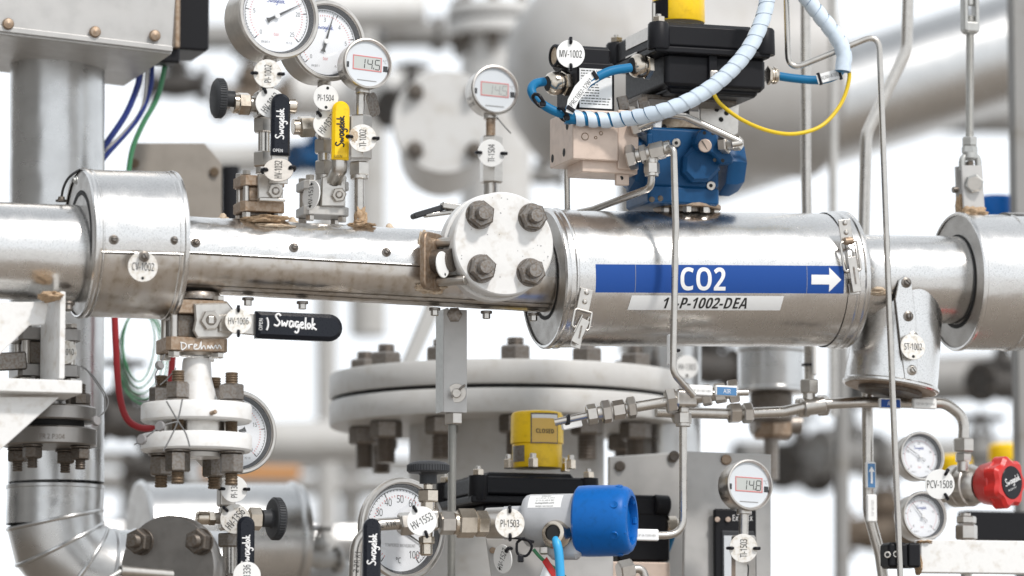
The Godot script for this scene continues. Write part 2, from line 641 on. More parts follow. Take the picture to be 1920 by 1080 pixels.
func materials() -> void:
	var w := Color(1, 1, 1)
	var mott := noise_tex(1, 0.012, [0.0, 0.93, 0.5, 0.98, 1.0, 1.0], 5)
	var speck := noise_tex(2, 0.09, [0.0, 0.84, 0.42, 0.97, 0.6, 1.0, 1.0, 0.93], 4)
	var grime := noise_tex(3, 0.02, [0.0, Color(0.76, 0.71, 0.65), 0.3, Color(0.92, 0.9, 0.87), 0.5, Color(0.98, 0.97, 0.96), 1.0, w], 6)
	var paint := noise_tex(4, 0.014, [0.0, Color(0.9, 0.88, 0.85), 0.3, Color(0.97, 0.965, 0.96), 0.5, w, 1.0, Color(0.98, 0.98, 0.98)], 6)
	var rust := noise_tex(5, 0.02, [0.0, Color(0.84, 0.77, 0.7), 0.45, Color(0.94, 0.91, 0.88), 0.65, w, 1.0, Color(1, 0.97, 0.94)], 6)
	var r_fine := noise_tex(6, 0.02, [0.0, 0.78, 0.5, 0.9, 1.0, 1.0], 5)
	var r_clad := noise_tex(7, 0.012, [0.0, 0.7, 0.5, 0.85, 1.0, 1.0], 6)
	var b_fine := noise_tex(8, 0.12, [0.0, 0.0, 1.0, 1.0], 3)
	var b_dent := noise_tex(9, 0.01, [0.0, 0.0, 1.0, 1.0], 3)
	var fabric := noise_tex(10, 0.2, [0.0, 0.3, 1.0, 1.0], 2)
	mat("clad", 0.74, 0.73, 0.715, 0.31, 1.0, speck, 9, r_clad, b_dent, 0.012)
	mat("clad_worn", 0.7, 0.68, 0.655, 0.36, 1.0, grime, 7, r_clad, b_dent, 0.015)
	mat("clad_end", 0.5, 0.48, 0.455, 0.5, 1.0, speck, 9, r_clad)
	mat("clad_back", 0.6, 0.6, 0.595, 0.34, 1.0, mott, 5, r_clad)
	mat("steel", 0.6, 0.57, 0.53, 0.36, 1.0, mott, 20, r_fine)
	mat("tubing", 0.58, 0.55, 0.51, 0.32, 1.0, mott, 14, r_fine)
	mat("nickel", 0.66, 0.59, 0.5, 0.26, 1.0, mott, 25, r_fine)
	mat("bolt", 0.27, 0.255, 0.24, 0.45, 0.9, rust, 28, r_fine)
	mat("bolt_dark", 0.16, 0.145, 0.13, 0.55, 0.8, rust, 28, r_fine)
	mat("bolt_rust", 0.2, 0.155, 0.11, 0.6, 0.6, rust, 28, r_fine)
	mat("flange_brown", 0.38, 0.3, 0.23, 0.55, 0.75, rust, 16, r_fine)
	mat("flange_steel", 0.3, 0.285, 0.27, 0.42, 0.95, mott, 9, r_fine)
	mat("zinc", 0.5, 0.5, 0.48, 0.5, 0.75, mott, 20, r_fine)
	mat("tan", 0.62, 0.5, 0.42, 0.5, 0.35, mott, 12, r_fine)
	mat("white_paint", 0.76, 0.755, 0.74, 0.5, 0.0, paint, 9, r_fine)
	mat("valve_grey", 0.5, 0.49, 0.47, 0.5, 0.1, paint, 14, r_fine)
	mat("back_white", 0.46, 0.455, 0.44, 0.55, 0.0, paint, 3)
	mat("back_grey", 0.27, 0.265, 0.255, 0.55, 0.1, paint, 3)
	mat("flange_pale", 0.62, 0.615, 0.6, 0.5, 0.0, paint, 5)
	mat("vessel_paint", 0.44, 0.43, 0.415, 0.45, 0.0, paint, 2)
	mat("back_dark", 0.07, 0.067, 0.064, 0.6, 0.2, rust, 6)
	mat("back_brown", 0.16, 0.13, 0.1, 0.6, 0.1, rust, 6)
	mat("panel", 0.5, 0.49, 0.475, 0.45, 0.3, mott, 5, r_fine)
	mat("panel_brown", 0.3, 0.27, 0.235, 0.55, 0.4, mott, 6)
	mat("black", 0.009, 0.009, 0.011, 0.5, 0.0, null, 20, r_fine, b_fine, 0.006)
	mat("black_shiny", 0.012, 0.012, 0.015, 0.28)
	mat("grip", 0.014, 0.016, 0.022, 0.32, 0.0, null, 20, r_fine)
	mat("knob", 0.05, 0.052, 0.056, 0.55, 0.0, null, 20, r_fine)
	mat("gasket", 0.01, 0.01, 0.01, 0.7)
	mat("blue_paint", 0.008, 0.065, 0.17, 0.45, 0.0, mott, 14, r_fine, b_fine, 0.012)
	mat("blue_lid", 0.003, 0.115, 0.42, 0.42, 0.0, paint, 14, r_fine)
	mat("body_grey", 0.46, 0.47, 0.49, 0.42, 0.0, mott, 8, r_fine)
	mat("cable_blue", 0.01, 0.15, 0.32, 0.45)
	mat("cable_cyan", 0.04, 0.38, 0.72, 0.4)
	mat("cable_navy", 0.01, 0.03, 0.2, 0.45)
	mat("cable_green", 0.05, 0.22, 0.1, 0.5)
	mat("cable_yellow", 0.72, 0.5, 0.01, 0.4)
	mat("cable_red", 0.3, 0.01, 0.015, 0.45)
	mat("wrap", 0.66, 0.76, 0.86, 0.42, 0.0, mott, 20)
	mat("yellow", 0.92, 0.59, 0.003, 0.38, 0.0, paint, 14, r_fine)
	mat("orange_blur", 0.5, 0.22, 0.05, 0.5)
	mat("amber", 0.7, 0.45, 0.1, 0.4)
	mat("red", 0.56, 0.022, 0.018, 0.36, 0.0, paint, 16, r_fine)
	mat("tag", 0.83, 0.83, 0.815, 0.42)
	mat("tag_worn", 0.8, 0.795, 0.77, 0.48, 0.0, grime, 14)
	mat("tag_metal", 0.62, 0.58, 0.53, 0.45, 0.7, mott, 22)
	mat("label", 0.78, 0.785, 0.78, 0.4)
	mat("ink", 0.02, 0.02, 0.02, 0.5)
	mat("ink_faint", 0.3, 0.3, 0.3, 0.5)
	mat("ink_red", 0.6, 0.2, 0.2, 0.5)
	mat("ink_white", 0.8, 0.8, 0.8, 0.45)
	mat("ink_blue", 0.1, 0.14, 0.4, 0.5)
	mat("label_blue", 0.016, 0.07, 0.29, 0.3)
	mat("label_air", 0.07, 0.2, 0.4, 0.35)
	mat("dial", 0.78, 0.8, 0.83, 0.5)
	mat("lcd_face", 0.6, 0.63, 0.66, 0.4)
	mat("lcd", 0.46, 0.48, 0.46, 0.35)
	mat("foam", 0.5, 0.37, 0.245, 0.9, 0.0, rust, 30, null, b_fine, 0.05)
	mat("foam_pale", 0.64, 0.54, 0.42, 0.9, 0.0, rust, 24, null, b_fine, 0.05)
	mat("lead", 0.34, 0.33, 0.33, 0.5, 0.6)
	mat("wire", 0.2, 0.2, 0.2, 0.5, 0.7)
	mat("deck", 0.2, 0.17, 0.14, 0.7, 0.3, mott, 0.8, r_fine)
	mat("gravel", 0.6, 0.59, 0.575, 0.9, 0.0, mott, 0.4, null, fabric, 0.5)
	for c in ["black", "grip", "black_shiny", "knob", "label_blue", "blue_lid", "blue_paint", "cable_blue"]:
		M[c].metallic_specular = 0.32
	var g := mat("glass", 1, 1, 1, 0.03)
	g.uv1_triplanar = false
	g.transparency = BaseMaterial3D.TRANSPARENCY_ALPHA
	g.albedo_color = Color(1, 1, 1, 0.03)
	var wr: StandardMaterial3D = M.wrap
	wr.backlight_enabled = true
	wr.backlight = Color(0.2, 0.25, 0.3)


# ---------- kinds of thing that come many times ----------
func make_tag(px: float, py: float, k: float, text: String, label: String, rot := 0.0, ties := [90.0, -90.0], d := 57.0, yaw := 8.0, pitch := 0.0, metal := false, bare := []) -> Node3D:
	begin("round_tag", label, "tag", px, py, k, "round tags on the valves and instruments", yaw + rng.randf_range(-4, 4), 0.0, pitch + rng.randf_range(-7, 7))
	var r := d / 2.0
	var plate_ := ext("plate", "tag_metal" if metal else ["tag", "tag", "tag_worn"][rng.randi() % 3], disc(r, 48), Vector3(0, 0, 0), 2.6, 0.5)
	if text:
		txt("lettering", text.replace("I", "l"), "ink", Vector3(0, 0, 0.8), d * 0.26, 0.58, rot, Basis(), false, plate_)
	for a in ties + bare:
		var u := Vector3(cos(deg_to_rad(a)), sin(deg_to_rad(a)), 0)
		var m := mb()
		m.lathe(along(u * r * 0.76 + Vector3(0, 0, 0.1), Vector3(0, 0, 1)), pr([0, 0.2, 2.9, 0.2]), 14)
		put("hole", m, "gasket", plate_)
		if a in ties:
			rod("cable_tie", "black_shiny", flow([u * r * 0.76 + Vector3(0, 0, -1), u * r * 0.8 + Vector3(0, 0, 3.4), u * r * 0.97 + Vector3(0, 0, 3.8), u * r * 1.12 + Vector3(0, 0, -1), u * r * 1.02 + Vector3(0, 0, -7)], 5), 3.1, 0.0, 8)
			blk("tie_head", "black_shiny", u * r * 1.08 + Vector3(0, 0, 2), Vector3(6, 6, 5), 1.0, Basis(Vector3.BACK, deg_to_rad(a)))
	return T


func stud(a: Vector3, dir: Vector3, r: float, nut: float, out: float, mat_n := "bolt", mat_s := "bolt", par: Node3D = null, turn := 0.2) -> void:
	# a nut on the face at a and the stud end that stands out of it
	dir = dir.normalized()
	var w := cyl("washer", mat_n, a - dir * 1.0, a + dir * 2.5, r * 1.95, 0.6, -1, 24, par)
	var o := hexn("nut", mat_n, a + dir * 2.5, a + dir * nut, r * 1.85, turn, par)
	thread("stud", mat_s, a + dir * (nut - 1.0), a + dir * (nut + out), r, 4.6, par)


func make_dial(called: String, label: String, px: float, py: float, k: float, r: float, deep: float, needle: float, numbers: Array, a0 := 225.0, sweep := -270.0, yaw := YAW, pitch := 0.0, maker := true) -> Node3D:
	begin(called, label, "gauge", px, py, k, "", yaw, 0.0, pitch)
	var z := Vector3(0, 0, 1)
	var case := lat("case", "steel", Vector3(), z, [0, -deep, r * 0.9, -deep, r * 0.96, -deep + 5, r * 0.96, -8, r * 0.93, -7, r * 0.93, -1], 56)
	lat("bezel", "steel", Vector3(), z, [r * 0.95, -9, r * 1.0, -8, r * 1.02, -4, r * 1.02, 0, r * 0.99, 3, r * 0.93, 3, r * 0.9, 0, r * 0.885, -8], 56)
	lat("inner_ring", "knob", Vector3(), z, [r * 0.9, -1, r * 0.88, -2, r * 0.86, -9, r * 0.83, -12], 56)
	var dl := lat("dial", "dial", Vector3(0, 0, -12), z, [r * 0.88, 0, 0, 0], 56)
	var black := mb()
	var redm := mb()
	var n := 50
	for i in n + 1:
		var a := deg_to_rad(a0 + sweep * i / n)
		var u := Vector3(cos(a), sin(a), 0)
		var s := Vector3(-sin(a), cos(a), 0)
		var big := i % 10 == 0
		for w in [[black, 0.76 if not big else 0.7, 0.79, 0.5 if not big else 0.9], [redm, 0.64, 0.68 if not big else 0.7, 0.6]]:
			var h: float = w[3] * r / 75.0
			var c0: Vector3 = u * r * w[1] + z * -11.6
			var c1: Vector3 = u * r * w[2] + z * -11.6
			w[0].quad(c0 - s * h, c0 + s * h, c1 + s * h, c1 - s * h, z, z, z, z)
	for i in 60:
		var t0 := deg_to_rad(a0 + sweep * i / 60)
		var t1 := deg_to_rad(a0 + sweep * (i + 1) / 60)
		for w in [[black, 0.785]]:
			var p := []
			for g in [[t0, 0.0], [t1, 0.0], [t1, 0.9], [t0, 0.9]]:
				p.append(Vector3(cos(g[0]), sin(g[0]), 0) * (r * w[1] + g[1] * r / 75.0) + z * -11.6)
			w[0].quad(p[0], p[1], p[2], p[3], z, z, z, z)
	for i in numbers.size():
		var a := deg_to_rad(a0 + sweep * i / (numbers.size() - 1))
		add_text(black, str(numbers[i]), Vector3(cos(a), sin(a), 0) * r * (0.56 if maker else 0.6) + z * -11.6, r * (0.1 if maker else 0.15), 0.8)
	if maker:
		add_text(redm, "bar", Vector3(0, -r * 0.42, -11.6), r * 0.09, 0.8)
		add_text(black, "EN 837-1", Vector3(-r * 0.28, -r * 0.62, -11.6), r * 0.05, 0.8)
		add_text(black, "KL 1.0", Vector3(r * 0.32, -r * 0.6, -11.6), r * 0.05, 0.8)
		script_word(Vector3(0, r * 0.36, -11.6), r * 0.075, 0.0, "ink_blue", Basis(), dl, 0.1)
	put("scale", black, "ink", dl)
	put("inner_scale", redm, "ink_red", dl)
	var nd := Basis(Vector3.BACK, deg_to_rad(needle))
	ext("needle", "ink", [-r * 0.27, r * 0.07, -r * 0.2, r * 0.035, r * 0.2, r * 0.022, r * 0.74, r * 0.004, r * 0.74, -r * 0.004, r * 0.2, -r * 0.022, -r * 0.2, -r * 0.035, -r * 0.27, -r * 0.07], z * -8, 1.2, 0.3, nd)
	cyl("hub", "label", z * -9, z * -5, r * 0.065, 0.6)
	lat("glass", "glass", z * -1.5, z, [r * 0.9, 0, 0, 0], 40)
	return T


func add_segments(m: MB, digit: String, c: Vector3, h: float) -> void:
	# one figure of a liquid-crystal read-out, leaning a little
	var on: Array = {"1": [1, 2], "4": [5, 6, 1, 2], "5": [0, 5, 6, 2, 3], "8": [0, 1, 2, 3, 4, 5, 6], ".": [7]}[digit]
	var w := h * 0.5
	var t := h * 0.09
	var seg := [[-w, h, w, h], [w, h, w, 0.0], [w, 0.0, w, -h], [-w, -h, w, -h], [-w, 0.0, -w, -h], [-w, h, -w, 0.0], [-w, 0.0, w, 0.0], [0.0, -h, 0.0, -h * 0.62]]
	var z := Vector3(0, 0, 1)
	for i in on:
		var s: Array = seg[i]
		var a := Vector2(s[0], s[1])
		var b := Vector2(s[2], s[3])
		var d := (b - a).normalized()
		var o := Vector2(-d.y, d.x) * t
		if i != 7:
			a += d * t * 0.7
			b -= d * t * 0.7
		var p := []
		for e in [a + o, b + o, b - o, a - o]:
			p.append(c + Vector3(e.x + e.y * 0.08, e.y, 0))
		m.quad(p[0], p[1], p[2], p[3], z, z, z, z)


func make_digital(label: String, px: float, py: float, k: float, r: float, figures: String, deep := 44.0, yaw := 20.0, pitch := 4.0, roll := -3.0, faint := false) -> Node3D:
	begin("digital_thermometer", label, "thermometer", px, py, k, "digital thermometers on stems", yaw, roll, pitch)
	var z := Vector3(0, 0, 1)
	var case := lat("case", "steel", Vector3(), z, [0, -deep - 4, r * 0.6, -deep - 4, r * 0.9, -deep, r * 0.97, -deep + 6, r * 0.97, -12, r * 0.95, -11, r * 0.95, -7], 48)
	lat("bezel", "steel", Vector3(), z, [r * 0.96, -12, r * 1.0, -10, r * 1.02, -2, r * 0.99, 2, r * 0.94, 2.5, r * 0.9, 0, r * 0.87, -5], 48)
	var f := lat("face", "lcd_face", z * -4, z, [r * 0.89, 0, 0, 0], 40)
	var redm := mb()
	var w := r * 0.58
	var h := r * 0.27
	for e in [[0.0, h, w * 2, 2.0], [0.0, -h, w * 2, 2.0], [-w, 0.0, 2.0, h * 2 + 2], [w, 0.0, 2.0, h * 2 + 2]]:
		redm.box(Transform3D(Basis(), Vector3(e[0], e[1] + r * 0.02, -3.5)), Vector3(e[2], e[3], 0.8), 0.2)
	put("red_frame", redm, "ink_red", f)
	var panel := blk("display", "lcd", Vector3(0, r * 0.02, -3.8), Vector3(w * 2 - 2, h * 2 - 2, 0.6), 0.1)
	var m := mb()
	var x := w - r * 0.16 - 2.0 * r * 0.31
	for c in figures:
		if c == ".":
			add_segments(m, c, Vector3(x - r * 0.14, 0, -3.3), r * 0.19)
			continue
		add_segments(m, c, Vector3(x, 0, -3.3), r * 0.19)
		x += r * 0.31
	put("figures", m, "ink_faint" if faint else "ink", panel)
	txt("degree_mark", "°C", "ink_faint", Vector3(r * 0.73, r * 0.16, -3.6), r * 0.15, 0.8, 0.0, Basis(), false, f)
	blk("key", "knob", Vector3(r * 0.76, -r * 0.12, -3.4), Vector3(r * 0.18, r * 0.22, 1.2), 0.3)
	blk("key", "knob", Vector3(-r * 0.8, -r * 0.1, -3.4), Vector3(r * 0.08, r * 0.22, 1.2), 0.3)
	blk("line", "ink_faint", Vector3(0, -r * 0.66, -3.5), Vector3(r * 0.8, 1.6, 0.8), 0.2, Basis(), f)
	var side := mb()
	wrap_text(side, "0/100 IP67", deep * 0.42, -0.62, r * 0.16, 0.55, Vector3(0, 0, -deep), Vector3(0, 0, 0), r * 0.975)
	wrap_text(side, "TYP 4.20", deep * 0.42, -0.36, r * 0.12, 0.55, Vector3(0, 0, -deep), Vector3(0, 0, 0), r * 0.975)
	put("lettering", side, "ink", case)
	cyl("neck", "steel", Vector3(0, -r * 0.9, -deep * 0.5), Vector3(0, -r * 1.12, -deep * 0.5), r * 0.3, 1.0)
	return T


func lever(a: Vector3, b: Vector3, w: float, thick: float, mat_g: String, z_up := true) -> Node3D:
	# a grip of moulded plastic from a to its rounded end b
	var d := b - a
	var l := Vector2(d.x, d.y).length()
	var poly := [0.0, -w / 2, l - w * 0.5, -w / 2]
	for i in range(1, 10):
		var t := -PI / 2 + PI * i / 10.0
		poly.append_array([l - w * 0.5 + w * 0.5 * cos(t), w / 2 * sin(t)])
	poly.append_array([l - w * 0.5, w / 2, 0.0, w / 2])
	var m := mb()
	var bs := Basis(Vector3.BACK, atan2(d.y, d.x))
	m.ext(Transform3D(bs, a + Vector3(0, 0, thick / 2)), pr(poly), thick, minf(w, thick) * 0.3)
	return put("grip", m, mat_g)


func make_knob(c: Vector3, dir: Vector3, r: float, mat_k := "knob") -> void:
	# a knurled hand knob: the plate is at c, the hub and stem go along dir
	dir = dir.normalized()
	var kn := lat("knob", mat_k, c, dir, [0, -4, r * 0.6, -4, r * 0.9, -1, r, 3, r, 15, r * 0.94, 18, r * 0.5, 19, r * 0.42, 22, r * 0.42, 38, 0, 38], 40)
	var m := mb()
	var x := along(c, dir)
	for i in 46:
		var t := TAU * i / 46
		m.box(x * Transform3D(Basis(Vector3.UP, -t), Vector3(cos(t) * r, 9, sin(t) * r)), Vector3(3, 12, r * 0.075), 0.5)
	put("knurling", m, mat_k, kn)
	cyl("stem", "steel", c + dir * 36, c + dir * 62, r * 0.14, 0.5)


func union_nut(a: Vector3, b: Vector3, r: float, mat_n := "steel") -> void:
	hexn("nut", mat_n, a.lerp(b, 0.12), b, r)
	cyl("collar", mat_n, a, a.lerp(b, 0.2), r * 0.86, 0.8)


func three_piece_valve(x0: float, x1: float, yt: float, yb: float, dz: float, mat_e: String, mat_b: String, plate_h := 20.0) -> void:
	# square end plates above and below a body, held by four long bolts; pixels of the photograph
	var a := A(x0, yt, dz)
	var b := A(x1, yb, dz)
	var w := b.x - a.x
	var cx := (a.x + b.x) / 2
	var dep := w * 0.8
	for s in [[a.y, "end_plate", -1.0], [b.y, "end_plate", 1.0]]:
		ext(s[1], mat_e, [cx - w / 2, -dep / 2 + 8, cx - w / 2 + 8, -dep / 2, cx + w / 2 - 8, -dep / 2, cx + w / 2, -dep / 2 + 8, cx + w / 2, dep / 2 - 8, cx + w / 2 - 8, dep / 2, cx - w / 2 + 8, dep / 2, cx - w / 2, dep / 2 - 8],
			Vector3(0, s[0] + (0.0 if s[2] < 0 else plate_h), dz - dep / 2), plate_h, 1.6, Basis(Vector3.RIGHT, -PI / 2))
	blk("body", mat_b, Vector3(cx, (a.y + b.y) / 2, dz - dep / 2), Vector3(w * 0.74, a.y - b.y - plate_h * 2 + 2, dep * 0.74), 4)
	for sx in [-1, 1]:
		for sz in [-1, 1]:
			var p := Vector3(cx + sx * w * 0.36, 0, dz - dep / 2 + sz * dep * 0.36)
			var bolt := cyl("bolt", "steel", Vector3(p.x, b.y + plate_h, p.z), Vector3(p.x, a.y - plate_h, p.z), w * 0.07, 0.4)
			hexn("bolt_head", "steel", Vector3(p.x, b.y - 11, p.z), Vector3(p.x, b.y - 0.5, p.z), w * 0.1, 0.3, bolt)
			hexn("bolt_nut", "steel", Vector3(p.x, a.y + 0.5, p.z), Vector3(p.x, a.y + 10, p.z), w * 0.1, 0.3, bolt)


func screw(c: Vector3, dir: Vector3, r: float, mat_s := "bolt", par: Node3D = null) -> void:
	# a sheet-metal screw on its washer, slot across the head
	dir = dir.normalized()
	var w := lat("screw", mat_s, c, dir, [0, 0, r * 1.5, 0, r * 1.5, r * 0.25, r * 1.05, r * 0.5, r * 0.95, r * 0.55, r * 0.9, r * 1.1, r * 0.6, r * 1.4, 0, r * 1.45], 20, false, par)
	var x := along(c, dir, rng.randf() * 3.0)
	var m := mb()
	m.box(x * Transform3D(Basis(), Vector3(0, r * 1.4, 0)), Vector3(r * 1.5, r * 0.3, r * 0.24), 0.1)
	put("slot", m, "gasket", w)


func tube_thing(called: String, label: String, cat: String, pix: Array, k: float, r: float, rad := 20.0, material := "tubing", group := "") -> Node3D:
	# a run of tube through points (x, y, depth) of the photograph
	begin(called, label, cat, pix[0], pix[1], k, group)
	var pts := []
	for i in range(0, pix.size(), 3):
		pts.append(A(pix[i], pix[i + 1], pix[i + 2]))
	rod("tube", material, pts, r, rad, 16)
	return T


func hose(called: String, label: String, cat: String, pix: Array, k: float, r: float, material: String, per := 10, group := "") -> Node3D:
	begin(called, label, cat, pix[0], pix[1], k, group)
	var pts := []
	for i in range(0, pix.size(), 3):
		pts.append(A(pix[i], pix[i + 1], pix[i + 2]))
	rod("sheath", material, flow(pts, per), r, 0.0, 12)
	return T


func gland(a: Vector3, b: Vector3, r: float, mat_g := "nickel") -> void:
	# a cable gland from the housing at a to the cable mouth at b
	var g := hexn("gland_body", mat_g, a, a.lerp(b, 0.3), r, 0.1)
	lat("gland_dome", mat_g, a, b - a, [r * 0.8, a.distance_to(b) * 0.28, r * 0.86, a.distance_to(b) * 0.33, r * 0.86, a.distance_to(b) * 0.5, r * 0.8, a.distance_to(b) * 0.52, r * 0.92, a.distance_to(b) * 0.55, r * 0.92, a.distance_to(b) * 0.75, r * 0.82, a.distance_to(b) * 0.9, r * 0.6, a.distance_to(b)], 28)
	cyl("gland_seal", "gasket", a.lerp(b, 0.9), b + (b - a) * 0.01, r * 0.58, 0.5)


func _ready() -> void:
	rng.seed = 7
	var e := deg_to_rad(PITCH)
	cam_f = Vector3(0, sin(e), -cos(e))
	cam_u = Vector3(0, cos(e), sin(e))
	cam_o = -cam_f * DIST
	var cam := Camera3D.new()
	cam.name = "camera"
	cam.fov = rad_to_deg(2.0 * atan(540.0 / FPX))
	cam.near = 0.1
	cam.far = 400.0
	cam.transform = Transform3D(Basis(Vector3.RIGHT, e), cam_o)
	add_child(cam)
	cam.current = true
	var env := Environment.new()
	env.background_mode = Environment.BG_SKY
	env.tonemap_mode = Environment.TONE_MAPPER_LINEAR
	env.tonemap_exposure = 0.93
	env.sdfgi_enabled = true
	env.ssao_enabled = true
	env.ssil_enabled = true
	var sky := ProceduralSkyMaterial.new()
	sky.sky_horizon_color = Color(0.955, 0.975, 0.995)
	sky.sky_top_color = Color(0.3, 0.32, 0.36)
	sky.sky_curve = 3.0
	sky.ground_horizon_color = Color(0.7, 0.68, 0.65)
	sky.ground_bottom_color = Color(0.5, 0.47, 0.43)
	sky.sky_energy_multiplier = 1.18
	env.sky = Sky.new()
	env.sky.sky_material = sky
	var lens := CameraAttributesPhysical.new()
	lens.frustum_focal_length = 200.0
	lens.frustum_focus_distance = 3.97
	lens.exposure_aperture = 5.8
	var we := WorldEnvironment.new()
	we.name = "world"
	we.environment = env
	we.camera_attributes = lens
	add_child(we)
	var sun := DirectionalLight3D.new()
	sun.name = "sun"
	sun.light_energy = 0.9
	sun.light_color = Color(1.0, 0.98, 0.96)
	sun.light_angular_distance = 6.0
	sun.shadow_enabled = true
	sun.rotation = Vector3(deg_to_rad(-48), deg_to_rad(40), 0)
	add_child(sun)
	materials()
	ground()
	shed()
	background()
	main_line()
	actuator()
	left_stacks()
	drain_valve()
	left_support()
	lower_left()
	lower_middle()
	right_side()


func shed() -> void:
	# the plant's shed beside the skid; the bright metal mirrors it
	q = 1.0
	B = Basis()
	O = Vector3(-8.0, -1.75, 1.0)
	T = Node3D.new()
	T.name = "plant_shed"
	add_child(T)
	T.position = O
	T.set_meta("label", "grey ribbed plant shed left of the skid, mirrored in the metal")
	T.set_meta("category", "building")
	blk("wall", "back_grey", Vector3(0, 2.4, 0), Vector3(5, 4.8, 13), 0.02)
	blk("roof", "back_grey", Vector3(0, 4.95, 0), Vector3(5.6, 0.25, 13.6), 0.03)
	var m := mb()
	for i in 40:
		m.box(Transform3D(Basis(), Vector3(2.53, 2.4, -6.3 + i * 0.32)), Vector3(0.06, 4.7, 0.12), 0.015)
	put("wall_ribs", m, "back_grey")
	blk("door", "panel", Vector3(2.56, 1.05, 1.0), Vector3(0.1, 2.1, 1.0), 0.02)
	blk("window", "black_shiny", Vector3(2.56, 1.6, -2.0), Vector3(0.1, 0.9, 1.4), 0.02)


func ground() -> void:
	q = 1.0
	B = Basis()
	O = Vector3()
	T = self
	var m := mb()
	m.s = 1.0
	var n := Vector3.UP
	var r := 180.0
	m.quad(Vector3(-r, 0, -r), Vector3(r, 0, -r), Vector3(r, 0, r), Vector3(-r, 0, r), n, n, n, n)
	var g := put("ground", m, "gravel", self)
	g.position = Vector3(0, -1.75, 0)
	g.set_meta("kind", "structure")
	g.set_meta("label", "pale concrete ground round the pipe skid")
	m = mb()
	m.s = 1.0
	m.box(Transform3D(Basis(), Vector3(0, -1.67, -0.8)), Vector3(14, 0.12, 6.6), 0.02)
	var dk := put("skid_deck", m, "deck", self)
	dk.set_meta("kind", "structure")
	dk.set_meta("label", "dull brown steel deck under the pipe skid")


